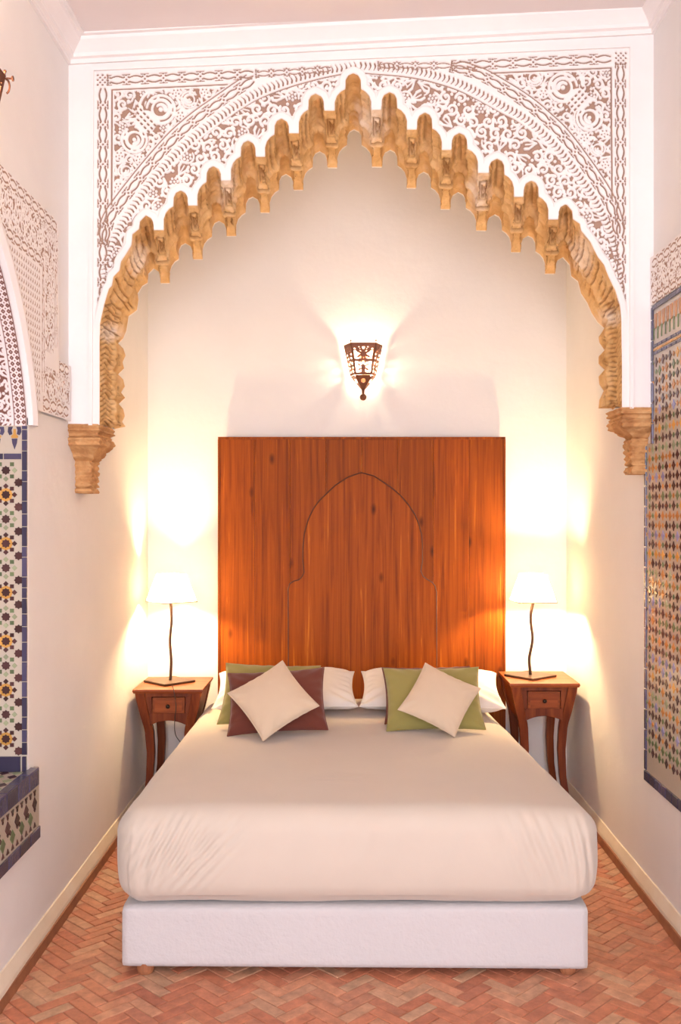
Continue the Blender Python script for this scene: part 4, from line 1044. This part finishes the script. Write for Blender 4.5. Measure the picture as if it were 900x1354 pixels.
lamp((xl_, DL, zl), [(225, 899), (226, 885), (226.5, 871), (224.3, 851), (225, 838), (227, 822), (226.5, 808), (225.6, 796)], DL, R(38), 'wavy iron lamp with square shade turned corner-on, left table', R(45), 'table lamps', .004)
lamp((xr_, DR, zr), [(701, 892), (700, 882), (699, 871), (702, 857), (704.5, 844), (702, 828), (701, 815), (703, 803), (705, 796)], DR, R(7), 'wavy iron lamp with square shade turned face-on, right table', R(40), 'table lamps', -.003)
cb_ = MB().tube([tuple(p) for p in smooth_line([(xl_+.035, 5.166, .6845), (xl_+.05, 5.12, .6845), (xl_+.062, 5.065, .686), (xl_+.066, 5.052, .675), (xl_+.078, 5.06, .60), (xl_+.066, 5.068, .52), (xl_+.062, 5.10, .44), (xl_+.070, 5.20, .38), (xl_+.075, 5.4, .30), (xl_+.07, 5.54, .30)], 60, 3)], .0022, 8).build('lamp_cord', M['cable'], None, True)
tag(cb_, 'thin dark lamp cord hanging over the front of the left table', 'cord')

# ---------------------------------------------------------------- pierced wall lamps
def sconce(loc, rz, label, group):
    t = empty('wall_lamp', loc, rz); tag(t, label, 'wall lamp', group)      # local: wall at y=0, front towards -y, z=0 at the ball
    zt_, zm, zb = .305, .135, .035
    topv = [(-.108, -.012), (-.070, -.105), (.070, -.105), (.108, -.012)]; botv = [(-.072, -.010), (-.046, -.078), (.046, -.078), (.072, -.010)]
    def pat(w_, h):
        c_ = Canvas(0, w_, 0, h, .0014)
        c_.stroke([(0, 0), (w_, 0), (w_, h), (0, h), (0, 0)], .026); c_.stroke([(0, h-.012), (w_, h-.012)], .016); c_.stroke([(0, h*.47), (w_, h*.47)], .014)
        n_ = max(4, int(w_/.026))
        for i in range(n_+1): c_.stroke([(w_*i/n_, h-.038), (w_*i/n_, h)], .010)
        c_.stroke([(0, h-.036), (w_, h-.036)], .010)
        for yc in (h*.66, h*.235):
            r_ = min(w_*.46, .042)
            for k in range(8):
                a_ = k*PI/4+PI/8; c_.stroke([(w_/2, yc), (w_/2+r_*math.cos(a_), yc+r_*math.sin(a_))], .014, .009)
            c_.dot(w_/2, yc, .015)
            for sx in (-1, 1):
                for sy in (-1, 1): c_.stroke([(w_/2+sx*r_*.6, yc+sy*r_*.75), (w_/2+sx*w_*.5, yc+sy*h*.22)], .011)
        return c_
    for i, wv_ in ((0, .10), (1, .14), (2, .10)):
        c_ = pat(wv_, zt_-zm); u = c_.X/wv_; v = c_.Y/(zt_-zm)
        a0, a1, b0, b1_ = [np.array(q) for q in (topv[i], topv[i+1], botv[i], botv[i+1])]
        XY = (b0*(1-u[..., None])+b1_*u[..., None])*(1-v[..., None])+(a0*(1-u[..., None])+a1*u[..., None])*v[..., None]
        P_ = np.concatenate([XY, (zm+c_.Y)[..., None]], -1)
        on = c_.C > .5; msk = on[:-1, :-1] & on[1:, 1:] & on[1:, :-1] & on[:-1, 1:]
        o = link('pierced_panel', grid_mesh(P_, msk), M['rust'], t)
        sd = o.modifiers.new('thick', 'SOLIDIFY'); sd.thickness = .003; sd.offset = 0
    b = MB()
    for i in range(4):
        b.tube([(*topv[i], zt_), (*botv[i], zm)], .003, 6)
        if i < 3: b.tube([(*topv[i], zt_), (*topv[i+1], zt_)], .0035, 6); b.tube([(*botv[i], zm), (*botv[i+1], zm)], .003, 6)
    for i in (1, 2): b.tube([(*topv[i], zt_), (topv[i][0], topv[i][1], zt_+.012)], .002, 6); b.sphere((topv[i][0], topv[i][1], zt_+.014), .005, 8)
    b.build('frame', M['rust'], t)
    b = MB(); tip = (0, -.030, zb+.01)
    for i in range(3):
        p0, p1 = np.array([*botv[i], zm-.004]), np.array([*botv[i+1], zm-.004]); q = np.array(tip)
        # triangular fin with a round hole: drawn as strips
        c0 = (p0+p1+q)/3; n_ = 18; ring_in = []; ring_out = []
        tri = [p0, p1, q]
        per = resample(np.array([p0, p1, q, p0]), n_+1)[:-1]
        for k in range(n_):
            d_ = per[k]-c0; ring_out.append(tuple(per[k])); ln = np.linalg.norm(d_); ring_in.append(tuple(c0+d_/ln*min(.013, ln*.6)))
        b.add(ring_out+ring_in, [(k, (k+1) % n_, n_+(k+1) % n_, n_+k) for k in range(n_)])
    o = b.build('tip_fins', M['rust'], t); sd = o.modifiers.new('thick', 'SOLIDIFY'); sd.thickness = .002
    MB().tube([(0, -.030, zb+.03), (0, -.030, .015)], [.010, .006], 10).sphere((0, -.030, .012), .019, 14).build('ball', M['rust'], t, True)
    MB().box(-.02, .02, -.008, 0, .10, .26).tube([(0, -.004, .16), (0, -.045, .16)], .006, 8).build('wall_bracket', M['rust'], t)
    MB().tube([(0, -.045, .145), (0, -.045, .165)], .011, 12).build('bulb_holder', M['cable'], t)
    MB().sphere((0, -.040, .187), .018, 12, 1.2).build('bulb', M['bulb_wall'], t, True)
    return t
sc = W(480, 528, YB-.03)
sconce((sc[0], YB-.001, sc[2]), 0, 'pierced rusty metal wall lamp, lit, on the alcove wall above the headboard', 'wall lamps')
s2 = sconce((XL+.001, 2.86, 2.60), PI/2, 'wall lamp on the left wall, cut off by the picture edge', 'wall lamps')
b = MB()
b.tube([(.070, -.103, .298), (.074, -.112, .300), (.078, -.124, .301)], .003, 8); b.tube([(.078, -.124, .301), (.078, -.128, .301)], .008, 10)
b.tube([(.073, -.106-.012*math.sin(a_), .275+.022*math.cos(a_)) for a_ in np.linspace(.1, 2.9, 12)], .003, 8)
b.build('side_curl', M['rust'], s2)
sconce((XR-.001, 2.1, 2.60), -PI/2, 'unseen wall lamp added to brighten the right side', 'wall lamps')  # extra lamp out of view, added to light the right side
